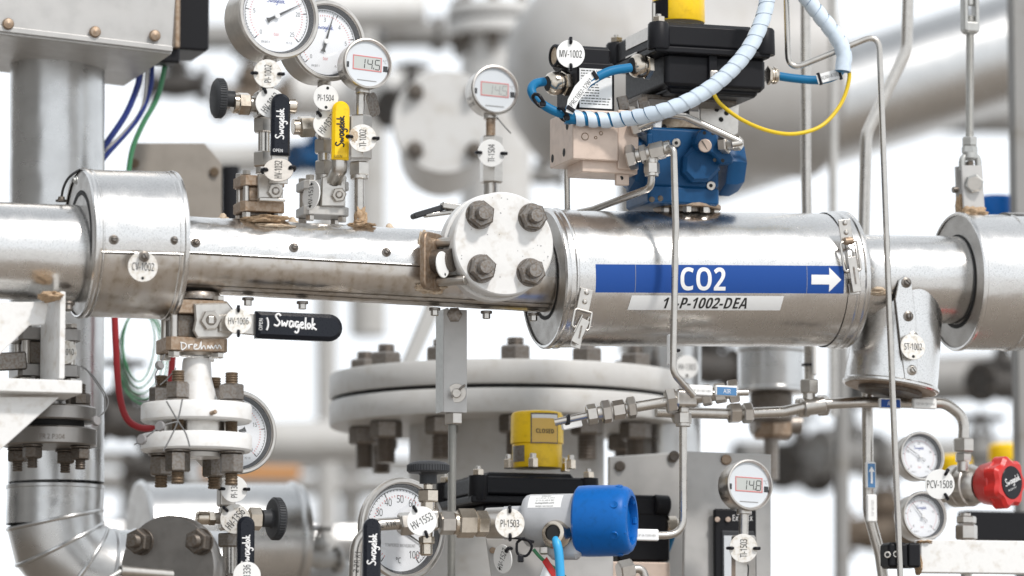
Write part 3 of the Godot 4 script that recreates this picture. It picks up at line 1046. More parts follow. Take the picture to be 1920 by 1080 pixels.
# ---------- the clad pipe line across the picture ----------
func main_line() -> void:
	begin("clad_pipe", "bright clad pipe entering at the left edge, ending in the wide round valve jacket", "pipe", 0, 469)
	var a := A(-160, 463)
	var b := A(190, 478)
	skin("cladding", "clad", a, b, 91, 92, 0.8)
	begin("valve_jacket", "wide round sheet metal jacket on the pipe, with a round plate reading CV-1002", "cladding", 240, 458)
	a = A(152, 456)
	b = A(318, 461)
	var d := (b - a).normalized()
	skin("upper_shell", "clad", a, b, 138, 139, 0.7, -0.2, PI + 0.3, 3)
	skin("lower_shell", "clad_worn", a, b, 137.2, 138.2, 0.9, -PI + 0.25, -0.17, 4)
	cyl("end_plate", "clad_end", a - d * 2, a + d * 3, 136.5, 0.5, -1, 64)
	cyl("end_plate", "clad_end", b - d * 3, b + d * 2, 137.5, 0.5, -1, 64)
	for c in [a, b]:
		lat("rolled_edge", "clad", c, d, [135, -5, 138, -6, 141, -3, 141.5, 1, 140, 5, 137, 6], 72)
		lat("rolled_edge", "clad", c + d * (12 if c == a else -12), d, [138, -2.5, 139.8, -1, 139.8, 1, 138, 2.5], 72)
	lat("entry_gap", "gasket", a - d * 3, d, [99, 0, 90, 0], 56)
	m_lip(a + d * 8, b - d * 8, 139.5, arc_of(-17, 138))
	for s in [[213, 449], [326, 450]]:
		screw(A(s[0], s[1], 136), Vector3(0, 0.05, 1), 6.5)
	screw(A(144, 338, 40), -d, 5.5, "zinc")
	lat("grommet", "bolt_dark", A(115, 378, 0), Vector3(0, 1, 0), [0, 0, 11, 0, 11, 3, 7, 4, 6, 9, 0, 9], 20)
	rod("sealing_wire", "gasket", flow([A(115, 374, 0), A(119, 352, 4), A(130, 332, 8), A(150, 318, 10)], 6), 2.4)
	lat("drain_boss", "bolt", A(127, 568, 60), Vector3(0, -1, 0.2), [0, 0, 13, 0, 13, 4, 9, 5, 9, 14, 0, 14], 20)
	make_tag(268, 500, 0.0755, "CV-1002", "round white plate reading CV-1002 on the wide valve jacket", 0, [], 57, 14, -4, false, [-90.0])
	begin("plate_screw", "slotted screw holding the CV-1002 plate at its top", "screw", 270, 481, 0.079)
	screw(Vector3(), Vector3(0, 0, 1), 7, "bolt")

	begin("clad_pipe", "narrower clad pipe with a lapped seam and screws between jacket and white flange", "pipe", 690, 490)
	a = A(325, 477)
	b = A(1046, 517)
	d = (b - a).normalized()
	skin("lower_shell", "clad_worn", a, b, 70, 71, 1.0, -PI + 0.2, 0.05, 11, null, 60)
	var ub := A(828, 505)
	skin("upper_shell", "clad", a, ub, 72, 73, 2.0, arc_of(4, 71), PI - 0.1, 12, null, 60)
	skin("upper_shell", "clad", A(850, 506), b, 72, 72, 1.0, arc_of(-4, 71), PI - 0.1, 13)
	m_lip(a, ub, 72.8, arc_of(4, 71))
	skin("stiffening_rib", "clad_worn", a + Vector3(0, 0, 0), b, 71.4, 72.2, 0.6, -1.28, -1.2, 5)
	skin("stiffening_rib", "clad_worn", a, b, 71.4, 72.2, 0.6, -1.06, -1.0, 6)
	for s in [[367, 455], [551, 464], [724, 473]]:
		screw(A(s[0], s[1], 71), Vector3(0, 0.15, 1), 6)
	for s in [[465, 563], [567, 570], [815, 582], [912, 588], [1000, 592]]:
		var c := A(s[0], s[1] - 3, 8)
		var bo := hexn("bolt", "steel", c, c + Vector3(0, -13, 0), 7.5)
		cyl("washer", "bolt", c + Vector3(0, -3, 0), c + Vector3(0, 2, 0), 11, 0.5, -1, 20, bo)
	for s in [[418, 409], [548, 416], [730, 428]]:
		var c := A(s[0], s[1], -12)
		lat("cap_nut", "foam_pale", c, Vector3(0, 1, 0), [0, -3, 11, -3, 11, 1, 7, 2, 6, 6, 3, 9, 0, 9], 18)
	lump("sealant", "foam", A(497, 413, 16), Vector3(43, 9, 40), 0.3, 3)
	lump("sealant", "foam_pale", A(516, 424, 40), Vector3(40, 4, 12), 0.3, 13)
	lump("sealant", "foam", A(676, 424, 12), Vector3(26, 7, 26), 0.45, 4)
	lump("sealant", "foam_pale", A(797, 490, 60), Vector3(17, 46, 12), 0.35, 5)
	lump("sealant", "foam_pale", A(808, 538, 52), Vector3(30, 12, 16), 0.4, 6)

	begin("branch_bracket", "oval brown clamp flange with two bars, half hidden behind the white blind flange", "flange", 815, 490, 0.04, "", 62)
	ext("plate", "flange_brown", round_rect(74, 108, 16), Vector3(0, 0, 0), 12, 2)
	lat("collar", "bolt_dark", Vector3(0, 0, -2), Vector3(0, 0, 1), [0, 0, 22, 0, 22, 40, 0, 40], 30)
	for y in [-36, 36]:
		cyl("bar", "steel", Vector3(14, y, 0), Vector3(14, y, 60), 10, 1)
	make_tag(831, 496, 0.062, "", "edge of a round white tag tucked behind the white blind flange", 0, [], 50, 66, 0, false, [-70.0])

	begin("blind_flange", "big white painted blind flange with four bolts, seen face on before the pipe", "flange", 945, 457, 0.062, "", 17.5)
	lat("neck", "white_paint", Vector3(0, 0, -150), Vector3(0, 0, 1), [0, 0, 60, 0, 60, 104, 0, 104], 40)
	lat("rear_disc", "white_paint", Vector3(-2, -1, 0), Vector3(0, 0, 1), [0, -80, 99, -80, 102, -77, 102, -46, 99, -43, 84, -43], 72)
	lat("gasket", "gasket", Vector3(-2, 0, 0), Vector3(0, 0, 1), [86, -44, 86, -36], 48)
	lat("blind_disc", "white_paint", Vector3(), Vector3(0, 0, 1), [84, -38, 96, -37, 98.5, -35, 98.5, -5, 97.5, -2, 95, 0, 0, 0], 72)
	var chips := mb()
	for i in 46:
		var w := Vector3(rng.randf_range(-1, 1), rng.randf_range(-1, 1), 0)
		if w.length() < 0.95:
			var o := []
			var k := rng.randf_range(0.5, 1.7)
			for j in 7:
				o.append(Vector2(cos(TAU * j / 7), sin(TAU * j / 7)) * k * rng.randf_range(0.5, 1.2))
			for j in 7:
				var p: Vector2 = o[j]
				var g: Vector2 = o[(j + 1) % 7]
				chips.tri(w * 95 + Vector3(0, 0, 0.2), w * 95 + Vector3(p.x, p.y, 0.2), w * 95 + Vector3(g.x, g.y, 0.2), Vector3(0, 0, 1), Vector3(0, 0, 1), Vector3(0, 0, 1))
	put("paint_chips", chips, "ink_faint")
	for s in [[905, 400], [1003, 405], [908, 501], [1000, 508]]:
		var c := A(s[0] - 6, s[1] + 3, 0)
		stud(c, Vector3(0, 0, 1), 14, 20, 16, "bolt", "bolt", null, rng.randf())

	begin("clad_vessel", "large round clad section carrying the blue CO2 band", "cladding", 1310, 522)
	a = A(1024, 522)
	b = A(1577, 525)
	d = (b - a).normalized()
	skin("shell", "clad", a, b, 126, 126, 1.0, 0, TAU, 21, null, 40)
	lat("entry_gap", "gasket", a - d * 3, d, [77, 0, 70, 0], 56)
	for s in [[a, 1.0], [b, -1.0]]:
		var c: Vector3 = s[0]
		var w: Vector3 = d * s[1]
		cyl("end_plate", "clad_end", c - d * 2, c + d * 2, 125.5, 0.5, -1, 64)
		skin("end_band", "clad", c, c + w * (52 if s[1] > 0 else 38), 128.5, 128, 0.6, 0, TAU, 22)
		lat("rolled_edge", "clad", c, d, [124, -5, 128, -6, 131, -3, 131, 3, 129, 6, 126, 6], 80)
		lat("bead", "clad", c + w * 18, d, [128, -4, 130.5, -1.5, 130.5, 1.5, 128, 4], 80)
	begin("pipe_marker", "blue adhesive band with white CO2 lettering and an arrow on the clad vessel", "label", 1340, 525)
	a = A(1024, 522)
	b = A(1566, 525)
	var r := 126.9
	var t1 := arc_of(26, r)
	var t0 := arc_of(-26, r)
	var x0 := (A(1108, 522) - a).length()
	x0 = x0 - 40 + 3
	var x1 := (A(1570, 522) - a).length() - 40
	var band := mb()
	wrap_poly(band, [x0, t0 * r, x1, t0 * r, x1, t1 * r, x0, t1 * r], a, b, r)
	var bd := put("band", band, "label_blue")
	var ink := mb()
	wrap_text(ink, "CO2", x0 + 211, (t0 + t1) / 2, 43, 0.82, a, b, r + 0.35, true)
	put("lettering", ink, "ink_white", bd)
	var ar := mb()
	var ym := (t0 + t1) / 2 * r
	wrap_poly(ar, [x1 - 66, ym - 9, x1 - 30, ym - 9, x1 - 30, ym - 23, x1 - 6, ym, x1 - 30, ym + 23, x1 - 30, ym + 9, x1 - 66, ym + 9], a, b, r + 0.35)
	put("arrow", ar, "ink_white", bd)
	var sm := mb()
	wrap_poly(sm, [x1 - 75, t0 * r, x1 - 74.2, t0 * r, x1 - 74.2, t1 * r, x1 - 75, t1 * r], a, b, r + 0.35)
	wrap_poly(sm, [x0 + 78, t0 * r, x0 + 78.6, t0 * r, x0 + 79.4, t1 * r, x0 + 78.6, t1 * r], a, b, r + 0.35)
	put("seam", sm, "ink_faint", bd)
	begin("line_number_label", "slanted white label reading 1\"-P-1002-DEA under the blue band", "label", 1318, 570)
	a = A(1024, 572)
	a = A(1024, 522)
	b = A(1566, 525)
	var u := x0 + 68.0
	var y1 := arc_of(-31, r) * r
	var y0 := arc_of(-58, r) * r
	var lb := mb()
	wrap_poly(lb, [u, y0, u + 302, y0, u + 306, y1, u + 5, y1], a, b, r)
	var lo := put("plate", lb, "label")
	var li := mb()
	wrap_text(li, "1\"-P-1002-DEA", u + 152, (y0 + y1) / 2 / r, 21.5, 0.86, a, b, r + 0.35, true, 0.2)
	put("lettering", li, "ink", lo)

	latch(1097, 560, 1080, 640, "spring latch hanging open at the left end band of the CO2 vessel", -14)
	latch(1585, 430, 1600, 540, "closed toggle latch with a worn brown roller on the right end band", 2)

	begin("clad_pipe", "short clad pipe between the CO2 vessel and the wide jacket at right", "pipe", 1720, 523)
	skin("cladding", "clad", A(1560, 522), A(1815, 525), 83, 82, 0.9, 0, TAU, 31)
	lump("sealant", "foam_pale", A(1640, 545, 66), Vector3(44, 10, 14), 0.4, 9)
	begin("wide_jacket", "wide clad jacket cut by the right edge, below the hanger bracket", "cladding", 1850, 530)
	a = A(1796, 528)
	b = A(2080, 534)
	d = (b - a).normalized()
	skin("shell", "clad", a, b, 127, 127, 1.2, 0, TAU, 32)
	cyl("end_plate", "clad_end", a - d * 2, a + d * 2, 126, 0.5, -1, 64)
	lat("rolled_edge", "clad", a, d, [124, -4, 128, -5, 130, -2, 130, 3, 128, 5, 126, 5], 80)
	lat("entry_gap", "gasket", a - d * 3, d, [88, 0, 80, 0], 56)
	lat("bead", "clad", a + d * 100, d, [127, -3, 129, -1, 129, 1, 127, 3], 80)
	skin("lifted_seam", "clad_end", A(1880, 480, 0), A(1990, 484, 0), 82, 84, 0.5, 1.2, 1.9, 7)

	begin("drip_leg", "upright tapered clad strainer leg hanging below the pipe, with a screwed strap", "strainer", 1685, 640)
	a = A(1692, 545)
	b = A(1670, 724)
	skin("shell", "clad", b, a, 88, 78, 0.9, 0, TAU, 41)
	d = (b - a).normalized()
	lat("rolled_edge", "clad", b, d, [84, -4, 88, -5, 91, -2, 91, 2, 88, 5, 84, 5], 64)
	cyl("bottom_plate", "flange_brown", b + d * 0, b + d * 6, 86, 1, -1, 48)
	cyl("drain_plug", "bolt_dark", b, b + d * 14, 60, 2)
	plate("strap", "clad", [1679, 560, 1686, 525, 1698, 517, 1709, 525, 1718, 600, 1722, 716, 1697, 716], 88, 4, 1)
	plate("strap_seam", "bolt_dark", [1676, 560, 1679, 560, 1698, 722, 1694, 722], 84, 2, 0.3)
	for s in [[1699, 530], [1703, 593], [1712, 631], [1710, 694]]:
		screw(A(s[0], s[1], 88), Vector3(0, 0, 1), 6.5, "bolt" if s[1] < 600 else "steel")
	lump("sealant", "foam_pale", A(1745, 575, 40), Vector3(9, 34, 20), 0.35, 15)
	lump("sealant", "foam_pale", A(1655, 545, 62), Vector3(20, 14, 14), 0.5, 16)
	make_tag(1712, 650, 0.052, "ST-1002", "round white plate reading ST-1002 screwed to the tapered strainer leg", 0, [], 49, 12, 0, false, [-90.0])


func m_lip(a: Vector3, b: Vector3, r: float, t: float) -> void:
	# the turned edge where the upper sheet laps over the lower
	var d := (b - a).normalized()
	var e1 := (Vector3(0, 0, 1) - d * d.z).normalized()
	var e2 := e1.cross(d)
	if e2.y < 0:
		e2 = -e2
	var o := (e1 * cos(t) + e2 * sin(t)) * r
	var m := mb()
	m.tube([a + o, b + o], 1.7, 8)
	put("seam_lip", m, "clad")
	m = mb()
	t -= 2.6 / r
	o = (e1 * cos(t) + e2 * sin(t)) * (r - 1.7)
	m.tube([a + o, b + o], 1.1, 6)
	put("seam_gap", m, "bolt_dark")


func latch(px0: float, py0: float, px1: float, py1: float, label: String, lean: float) -> void:
	begin("toggle_latch", label, "latch", px0, py0, 0.0645)
	var a := A(px0, py0, 0)
	var b := A(px1, py1, 0)
	var d := (b - a).normalized()
	var w := Vector3(-d.y, d.x, 0)
	var bs := Basis(w, -d, Vector3(0, 0, 1))
	if w.x < 0:
		bs = Basis(-w, -d, Vector3(0, 0, 1))
	blk("strap_plate", "steel", a + d * 4, Vector3(25, 46, 3), 1, bs)
	for y in [-12, 6]:
		lat("rivet", "steel", a + d * y + Vector3(0, 0, 1.5), Vector3(0, 0, 1), [0, 0, 5, 0, 5, 1, 3, 3.5, 0, 4], 14)
	var l := a.distance_to(b)
	var s := bs.x
	var up := Vector3(0, 0, 9)
	rod("wire_bail", "steel", [a + d * 24 + s * 17 + up * 0.6, a + d * 24 - s * 17 + up * 0.6, a + d * (l * 0.72) - s * 17 + up, a + d * (l * 0.72) + s * 17 + up, a + d * 24 + s * 17 + up * 0.6], 2.6, 7)
	if lean > 0:
		cyl("roller", "flange_brown", a + d * 23 - s * 9 + up * 0.7, a + d * 23 + s * 9 + up * 0.7, 7.5, 2)
	for y in [-7, 7]:
		blk("cheek", "steel", a + d * (l * 0.62) + s * y + Vector3(0, 0, 7), Vector3(2.5, l * 0.45, 14), 0.6, bs * Basis(Vector3.BACK, deg_to_rad(lean)))
	blk("lever_plate", "steel", a + d * (l * 0.78) + Vector3(0, 0, 13), Vector3(17, l * 0.6, 2.5), 0.8, bs * Basis(Vector3.BACK, deg_to_rad(lean)))
	blk("pressed_slot", "bolt", a + d * (l * 0.8) + Vector3(0, 0, 14.6), Vector3(3.5, l * 0.3, 0.8), 0.3, bs)
	cyl("pivot", "steel", a + d * (l * 0.7) - s * 12 + up, a + d * (l * 0.7) + s * 12 + up, 3, 0.5)
	blk("base_plate", "steel", b + d * 2 + Vector3(0, 0, 2), Vector3(20, 22, 3), 0.8, bs)


# ---------- the quarter-turn actuator on top of the CO2 vessel ----------
func actuator() -> void:
	var z := Vector3(0, 0, 1)
	begin("pneumatic_actuator", "royal blue pneumatic actuator standing on the CO2 vessel under the black switch box", "actuator", 1288, 392)
	cyl("mounting_plate", "flange_brown", A(1288, 394), A(1288, 386), 64, 1.5)
	cyl("neck", "bolt", A(1288, 402), A(1288, 392), 42, 1)
	for a in [20, 70, 110, 160, 250, 300]:
		var c := A(1288, 396) + Vector3(cos(deg_to_rad(a)), 0, sin(deg_to_rad(a))) * 52
		hexn("bolt", "steel", c + Vector3(0, -9, 0), c + Vector3(0, 2, 0), 9, a)
	blk("foot", "blue_paint", A(1282, 366, 62) - z * 60, Vector3(142, 34, 124), 5)
	var body := blk("body", "blue_paint", A(1282, 296, 64) - z * 62, Vector3(142, 112, 124), 6)
	blk("rib", "blue_paint", A(1218, 298, 66), Vector3(12, 96, 8), 3, Basis(), body)
	for s in [[1216, -1.0, 312], [1346, 1.0, 310]]:
		var c := A(s[0], s[2], 5)
		var w := Vector3(s[1], 0, 0)
		lat("end_cap", "blue_paint", c, w, [0, 0, 56, 0, 58, 3, 58, 22, 48, 40, 30, 44, 0, 44], 8, true)
	plate("boss", "blue_paint", [1284, 292, 1306, 268, 1347, 270, 1352, 318, 1330, 340, 1300, 341, 1282, 322], 84, 26, 6)
	var port := plate("port_block", "blue_paint", [1308, 252, 1316, 243, 1344, 246, 1347, 262, 1362, 268, 1368, 282, 1377, 296, 1374, 306, 1352, 307, 1344, 297, 1336, 288, 1312, 280, 1305, 268], 104, 28, 3)
	for s in [[1321, 249], [1337, 250], [1340, 300], [1355, 301]]:
		lat("screw_hole", "gasket", A(s[0], s[1], 104.3), z, [0, 0.1, 3.6, 0.1], 14, false, port)
	cyl("plug", "tan", A(1322, 273, 102), A(1322, 273, 114), 12.5, 1.5)
	blk("plug_slot", "bolt_dark", A(1322, 273, 114), Vector3(22, 2.6, 1), 0.2, Basis(z, 2.2))
	for s in [[1268, 268], [1333, 348]]:
		cyl("cap_screw", "steel", A(s[0], s[1], 64), A(s[0], s[1], 69), 8.5, 1)
		cyl("socket", "gasket", A(s[0], s[1], 68.6), A(s[0], s[1], 69.5), 3.4, 0.1)
	for s in [[1222, 374], [1238, 372]]:
		cyl("cap_screw", "bolt_dark", A(s[0], s[1], 62), A(s[0], s[1], 66), 5.5, 1)
	lat("dome", "foam_pale", A(1278, 243), Vector3(0, 1, 0), [50, -3, 50, 2, 40, 16, 24, 23, 0, 25], 36)
	cyl("shaft", "black", A(1278, 232), A(1278, 190), 15, 1)
	blk("bracket_top", "bolt_dark", A(1290, 186, 40) - z * 40, Vector3(190, 9, 96), 1.5)
	plate("bracket_leg", "steel", [1312, 184, 1386, 188, 1384, 250, 1366, 262, 1322, 246, 1312, 220], -28, 7, 1.5)
	for s in [[1344, 205], [1362, 212], [1352, 224]]:
		lat("bracket_hole", "gasket", A(s[0], s[1], -27.8), z, [0, 0.1, 5, 0.1], 14)
	plate("bracket_leg", "label", [1229, 210, 1262, 202, 1258, 215, 1243, 222, 1240, 252, 1224, 252], 52, 16, 3)
	blk("bracket_foot", "black", A(1214, 242, 20), Vector3(60, 14, 50), 3)
	var fc := A(1352, 271, 104)
	var fd := Vector3(0.62, -0.02, 0.75).normalized()
	hexn("elbow_nut", "steel", fc, fc + fd * 17, 18)
	cyl("fitting", "steel", fc + fd * 17, fc + fd * 30, 12.5, 1)
	hexn("elbow_nut", "steel", fc + fd * 24, fc + fd * 42, 13.5)

	begin("switch_box", "large black valve position switch box with bolted lid above the blue actuator", "switch box", 1336, 130)
	var lf := A(1337, 70, 122)
	var lid := blk("lid", "black", lf - z * 122, Vector3(222, 44, 244), 6)
	blk("lid_flange", "black", A(1337, 97, 126) - z * 124, Vector3(228, 13, 252), 3)
	blk("lid_top", "black", lf - z * 122 + Vector3(0, 22, 0), Vector3(180, 14, 200), 6, Basis(), lid)
	for sx in [-1, 1]:
		for sz in [-1, 1]:
			var c := lf - z * 122 + Vector3(sx * 104, 3, sz * 114)
			lat("lug", "black", c + Vector3(0, -30, 0), Vector3(0, 1, 0), [0, 0, 20, 0, 21, 3, 20, 46, 17, 50, 0, 50], 24)
			hexn("lid_screw", "nickel", c + Vector3(0, 20, 0), c + Vector3(0, 31, 0), 12)
			cyl("screw_end", "steel", c + Vector3(0, 30, 0), c + Vector3(0, 36, 0), 5, 1)
	var bf := A(1343, 134, 112)
	var bd := blk("body", "black", bf - z * 112, Vector3(200, 66, 222), 9)
	blk("floor", "black", bf - z * 112 + Vector3(0, -34, 0), Vector3(178, 16, 196), 6)
	blk("rib", "black", A(1336, 120, 114), Vector3(17, 44, 8), 2, Basis(), bd)
	blk("earth_clamp", "steel", A(1338, 140, 118), Vector3(17, 16, 10), 2)
	screw(A(1342, 141, 123), z, 6, "steel")
	var pl := blk("data_plate", "steel", lf + Vector3(-112.5, 8, -95), Vector3(1.5, 24, 130), 0.3)
	blk("seam", "steel", lf + Vector3(-113, -18, -130), Vector3(1.5, 3, 60), 0.3, Basis(), bd)
	var ga := A(1218, 126, 66)
	gland(ga, ga + Vector3(-38, 1, 6), 24)
	var gb := A(1438, 141, 62)
	gland(gb, gb + Vector3(22, 0, 0), 18)
	begin("position_indicator", "yellow position indicator cap cut by the top edge, above the switch box", "indicator", 1272, 40)
	lat("cap", "yellow", A(1272, 44), Vector3(0, 1, 0), [0, 0, 49, 0, 50, 2, 49, 60, 46, 74, 36, 80, 0, 80], 48)
	skin("window", "black_shiny", A(1272, 42), A(1272, 6), 50.4, 50.4, 0, 0.75, 1.75)
	cyl("window_post", "steel", A(1226, 42, 20), A(1226, 6, 20), 4, 0.5)

	begin("valve_positioner", "black positioner housing with round sight glass and printed white labels beside the switch box", "positioner", 1100, 170, 0.02)
	var pf := A(1118, 172, 62)
	blk("housing", "black", pf - z * 60, Vector3(74, 112, 120), 4)
	blk("cover", "black", A(1104, 106, 50) - z * 40, Vector3(86, 38, 96), 7)
	var sc := A(1068, 107, 30)
	lat("sight_tube", "black", sc, Vector3(-1, 0, 0.12), [0, 0, 21, 0, 22, 2, 22, 32, 20, 34, 17, 34, 17, 30], 36)
	lat("sight_glass", "foam_pale", sc + Vector3(-30, 0, 3.6), Vector3(-1, 0, 0.12), [17.5, 0, 0, 0], 30)
	var lb := blk("data_label", "label", A(1117, 166, 62.6), Vector3(64, 74, 0.8), 0.2)
	var m := mb()
	for i in 13:
		var y := 33.0 - i * 5.2
		var x := -29.0
		while x < (26.0 if i < 3 or i > 9 else 4.0):
			var w := rng.randf_range(2.5, 9.0)
			m.box(Transform3D(Basis(), A(1117, 166, 63.1) + Vector3(x + w / 2, y, 0)), Vector3(w, 1.7, 0.3), 0.05)
			x += w + 1.8
	put("print", m, "ink", lb)
	txt("mark", "CE", "ink", A(1139, 141, 63.2), 9, 0.9, 0, Basis(), false, lb)
	var rv := blk("revision_label", "label", A(1117, 215, 62.6) + Vector3(0, 1, 0), Vector3(64, 14, 0.8), 0.2)
	txt("lettering", "Rev. 2018", "ink", A(1109, 214, 63.3), 8, 0.85, 0, Basis(), false, rv)
	lat("mark_ring", "ink", A(1138, 214, 63.2), z, [3.4, 0.1, 5, 0.1], 18, false, rv)
	lat("mark_dot", "ink", A(1138, 214, 63.2), z, [0, 0.1, 1.8, 0.1], 12, false, rv)
	var gc := A(1066, 156, 20)
	gland(gc, gc + Vector3(-44, -4, 6), 24)

	begin("manifold_block", "tan anodised metal manifold block with drilled ports below the positioner", "manifold", 1115, 255, 0.02)
	var tf := A(1117, 253, 66)
	var blo := blk("block", "tan", tf - z * 66, Vector3(90, 94, 132), 2)
	blk("side_plate", "tan", A(1178, 262, 58) - z * 40, Vector3(42, 112, 80), 2)
	blk("lower_plate", "tan", A(1143, 312, 50) - z * 40, Vector3(110, 26, 84), 2)
	blk("tab", "tan", A(1166, 332, 40), Vector3(26, 32, 10), 1.5)
	cyl("tab_hole", "gasket", A(1165, 334, 44), A(1165, 334, 45.4), 4, 0.1)
	for s in [[1097, 256, 7], [1117, 258, 2.8], [1127, 250, 3.6]]:
		lat("port", "flange_brown", A(s[0], s[1], 66), z, [s[2] - 1.2, 0.1, s[2], 1.0, s[2] + 0.5, 0.1], 20, false, blo)
	for s in [[20, 34], [-28, 16], [-30, -50]]:
		lat("port", "gasket", tf + Vector3(-45.1, s[0], -66 + s[1]), Vector3(-1, 0, 0), [0, 0.1, 8, 0.1], 20, false, blo)
	for s in [[1166, 212], [1205, 214]]:
		hexn("cap_bolt", "bolt", A(s[0] - 8, s[1] - 14, 40), A(s[0] + 12, s[1] - 18, 46), 16)
	var ha := A(1186, 240, 60)
	hexn("port_nut", "steel", ha, ha + Vector3(14, 4, 10), 19)
	cyl("port_fitting", "steel", ha + Vector3(14, 4, 10), ha + Vector3(30, 8, 20), 12, 1)

	begin("tee_fitting", "stainless tee fitting with hex nuts screwed into the tan manifold block", "fitting", 1205, 290, 0.03)
	var a := A(1176, 297, 50)
	var b := A(1258, 277, 92)
	var dd := b - a
	hexn("lock_nut", "steel", a, a + dd * 0.2, 24)
	cyl("body", "steel", a + dd * 0.2, a + dd * 0.95, 13, 1)
	hexn("hex", "steel", a + dd * 0.3, a + dd * 0.46, 18)
	hexn("nut", "steel", a + dd * 0.52, a + dd * 0.86, 17)
	cyl("collar", "steel", a + dd * 0.86, a + dd * 1.0, 15, 1)
	var tv := A(1222, 286, 72)
	cyl("branch", "steel", tv, tv + Vector3(0, -26, 0), 12, 1)
	hexn("branch_nut", "steel", tv + Vector3(0, -19, 0), tv + Vector3(0, -40, 0), 15)
	cyl("branch_collar", "steel", tv + Vector3(0, -38, 0), tv + Vector3(0, -45, 0), 13, 1)

	tube_thing("instrument_tube", "thin bright tube running straight down across the CO2 lettering", "tube", [1240, 282, 84, 1263, 274, 110, 1267, 420, 112, 1262, 692, 110, 1268, 706, 108, 1300, 742, 90], 0.03, 6.4, 22)
	tube_thing("instrument_tube", "thin tube from the tee curving back down to the vessel's top left", "tube", [1222, 322, 72, 1221, 352, 70, 1112, 393, -80, 1060, 404, -160], 0.03, 6.8, 34)
	tube_thing("instrument_tube", "thin tube arching over the blue actuator from manifold to port", "tube", [1196, 238, 66, 1252, 214, 84, 1284, 218, 96, 1392, 268, 128, 1372, 271, 124], 0.03, 6.8, 12)
	tube_thing("instrument_tube", "short upright tube behind the vessel under the tan manifold block", "tube", [1063, 290, -40, 1064, 402, -60, 1090, 406, -80], 0.0, 5.5, 14)

	hose("signal_cable", "blue cable looping left out of the positioner gland", "cable", [1020, 153, 40, 1002, 158, 48, 997, 172, 60, 1012, 192, 66, 1052, 213, 74, 1110, 224, 80], 0.02, 8.6, "cable_blue")
	hose("signal_cable", "blue cable curving down from the switch box's left gland", "cable", [1182, 127, 92, 1140, 135, 100, 1100, 158, 100, 1078, 186, 94, 1068, 212, 84, 1090, 224, 82], 0.02, 8.6, "cable_blue")
	for s in [[1010, 186, 0.06, "black cable tie round the looped blue cable at its lowest bend"], [1055, 212, 0.06, "black cable tie bundling both blue cables beside the spiral wrap"]]:
		begin("cable_tie", s[3], "cable tie", s[0], s[1], s[2])
		rod("band", "black_shiny", flow([Vector3(-8, 9, 2), Vector3(-4, 6, 11), Vector3(2, -2, 13), Vector3(8, -9, 6), Vector3(4, -12, -6), Vector3(-8, 4, -10), Vector3(-8, 9, 2)], 5), 3.4)
		blk("head", "black_shiny", Vector3(5, -10, 8), Vector3(12, 10, 9), 2)
	begin("cable_marker", "white cable marker strip with printed code tied along the curving blue cable", "label", 1095, 172, 0.075)
	ext("strip", "label", [-36, -40, -22, -44, -10, -18, 14, 14, 30, 24, 24, 42, 4, 34, -18, 10, -32, -16], Vector3(), 1.6, 0.5)
	txt("lettering", "=PRC1002-12W1", "ink", Vector3(-8, -4, 0.3), 9, 0.8, 52)
	for s in [[22, 32, 35], [-27, -34, 60]]:
		blk("tie", "black_shiny", Vector3(s[0], s[1], 1), Vector3(8, 17, 4), 1, Basis(Vector3.BACK, deg_to_rad(s[2])))
	spiral("pale blue spiral-wrapped cable bundle sweeping up before the black switch box", [1060, 219, 78, 1150, 225, 90, 1250, 206, 150, 1330, 166, 170, 1395, 104, 175, 1430, 35, 170, 1445, -40, 160], 14.5, 0.3, 0.02)
	spiral("spiral-wrapped bundle hanging from the top edge, right of the switch box", [1492, -30, 60, 1530, 20, 62, 1566, 66, 64, 1582, 100, 66, 1580, 134, 66], 14.5, 0.05, 0.02)
	hose("signal_cable", "short blue cable leaving the switch box's right gland towards the hanging bundle", "cable", [1456, 142, 62, 1490, 147, 64, 1535, 150, 66, 1566, 142, 66, 1580, 128, 66], 0.0, 8.2, "cable_blue")
	hose("earth_cable", "yellow earth wire drooping in a wide curve right of the actuator", "cable", [1338, 176, 118, 1352, 196, 118, 1390, 224, 110, 1440, 245, 96, 1490, 251, 84, 1540, 236, 76, 1576, 196, 70, 1592, 150, 66, 1590, 120, 64], 0.0, 3.8, "cable_yellow")
	begin("cable_marker", "white cable marker tied to the short blue cable at the hanging bundle", "label", 1555, 143, 0.045)
	blk("strip", "label", Vector3(), Vector3(52, 18, 2), 0.8, Basis(Vector3.BACK, 0.3))
	txt("lettering", "=KONV-A1002", "ink", Vector3(0, 0, 1.2), 7, 0.7, 17)
	for x in [-20, 21]:
		blk("tie", "black_shiny", Vector3(x, x * 0.3, 0), Vector3(5, 24, 7), 1, Basis(Vector3.BACK, 0.3))
	make_tag(1070, 101, 0.068, "MV-1002", "round white tag reading MV-1002 tied to the black positioner's sight tube", 0, [90.0, -90.0], 54, 8)


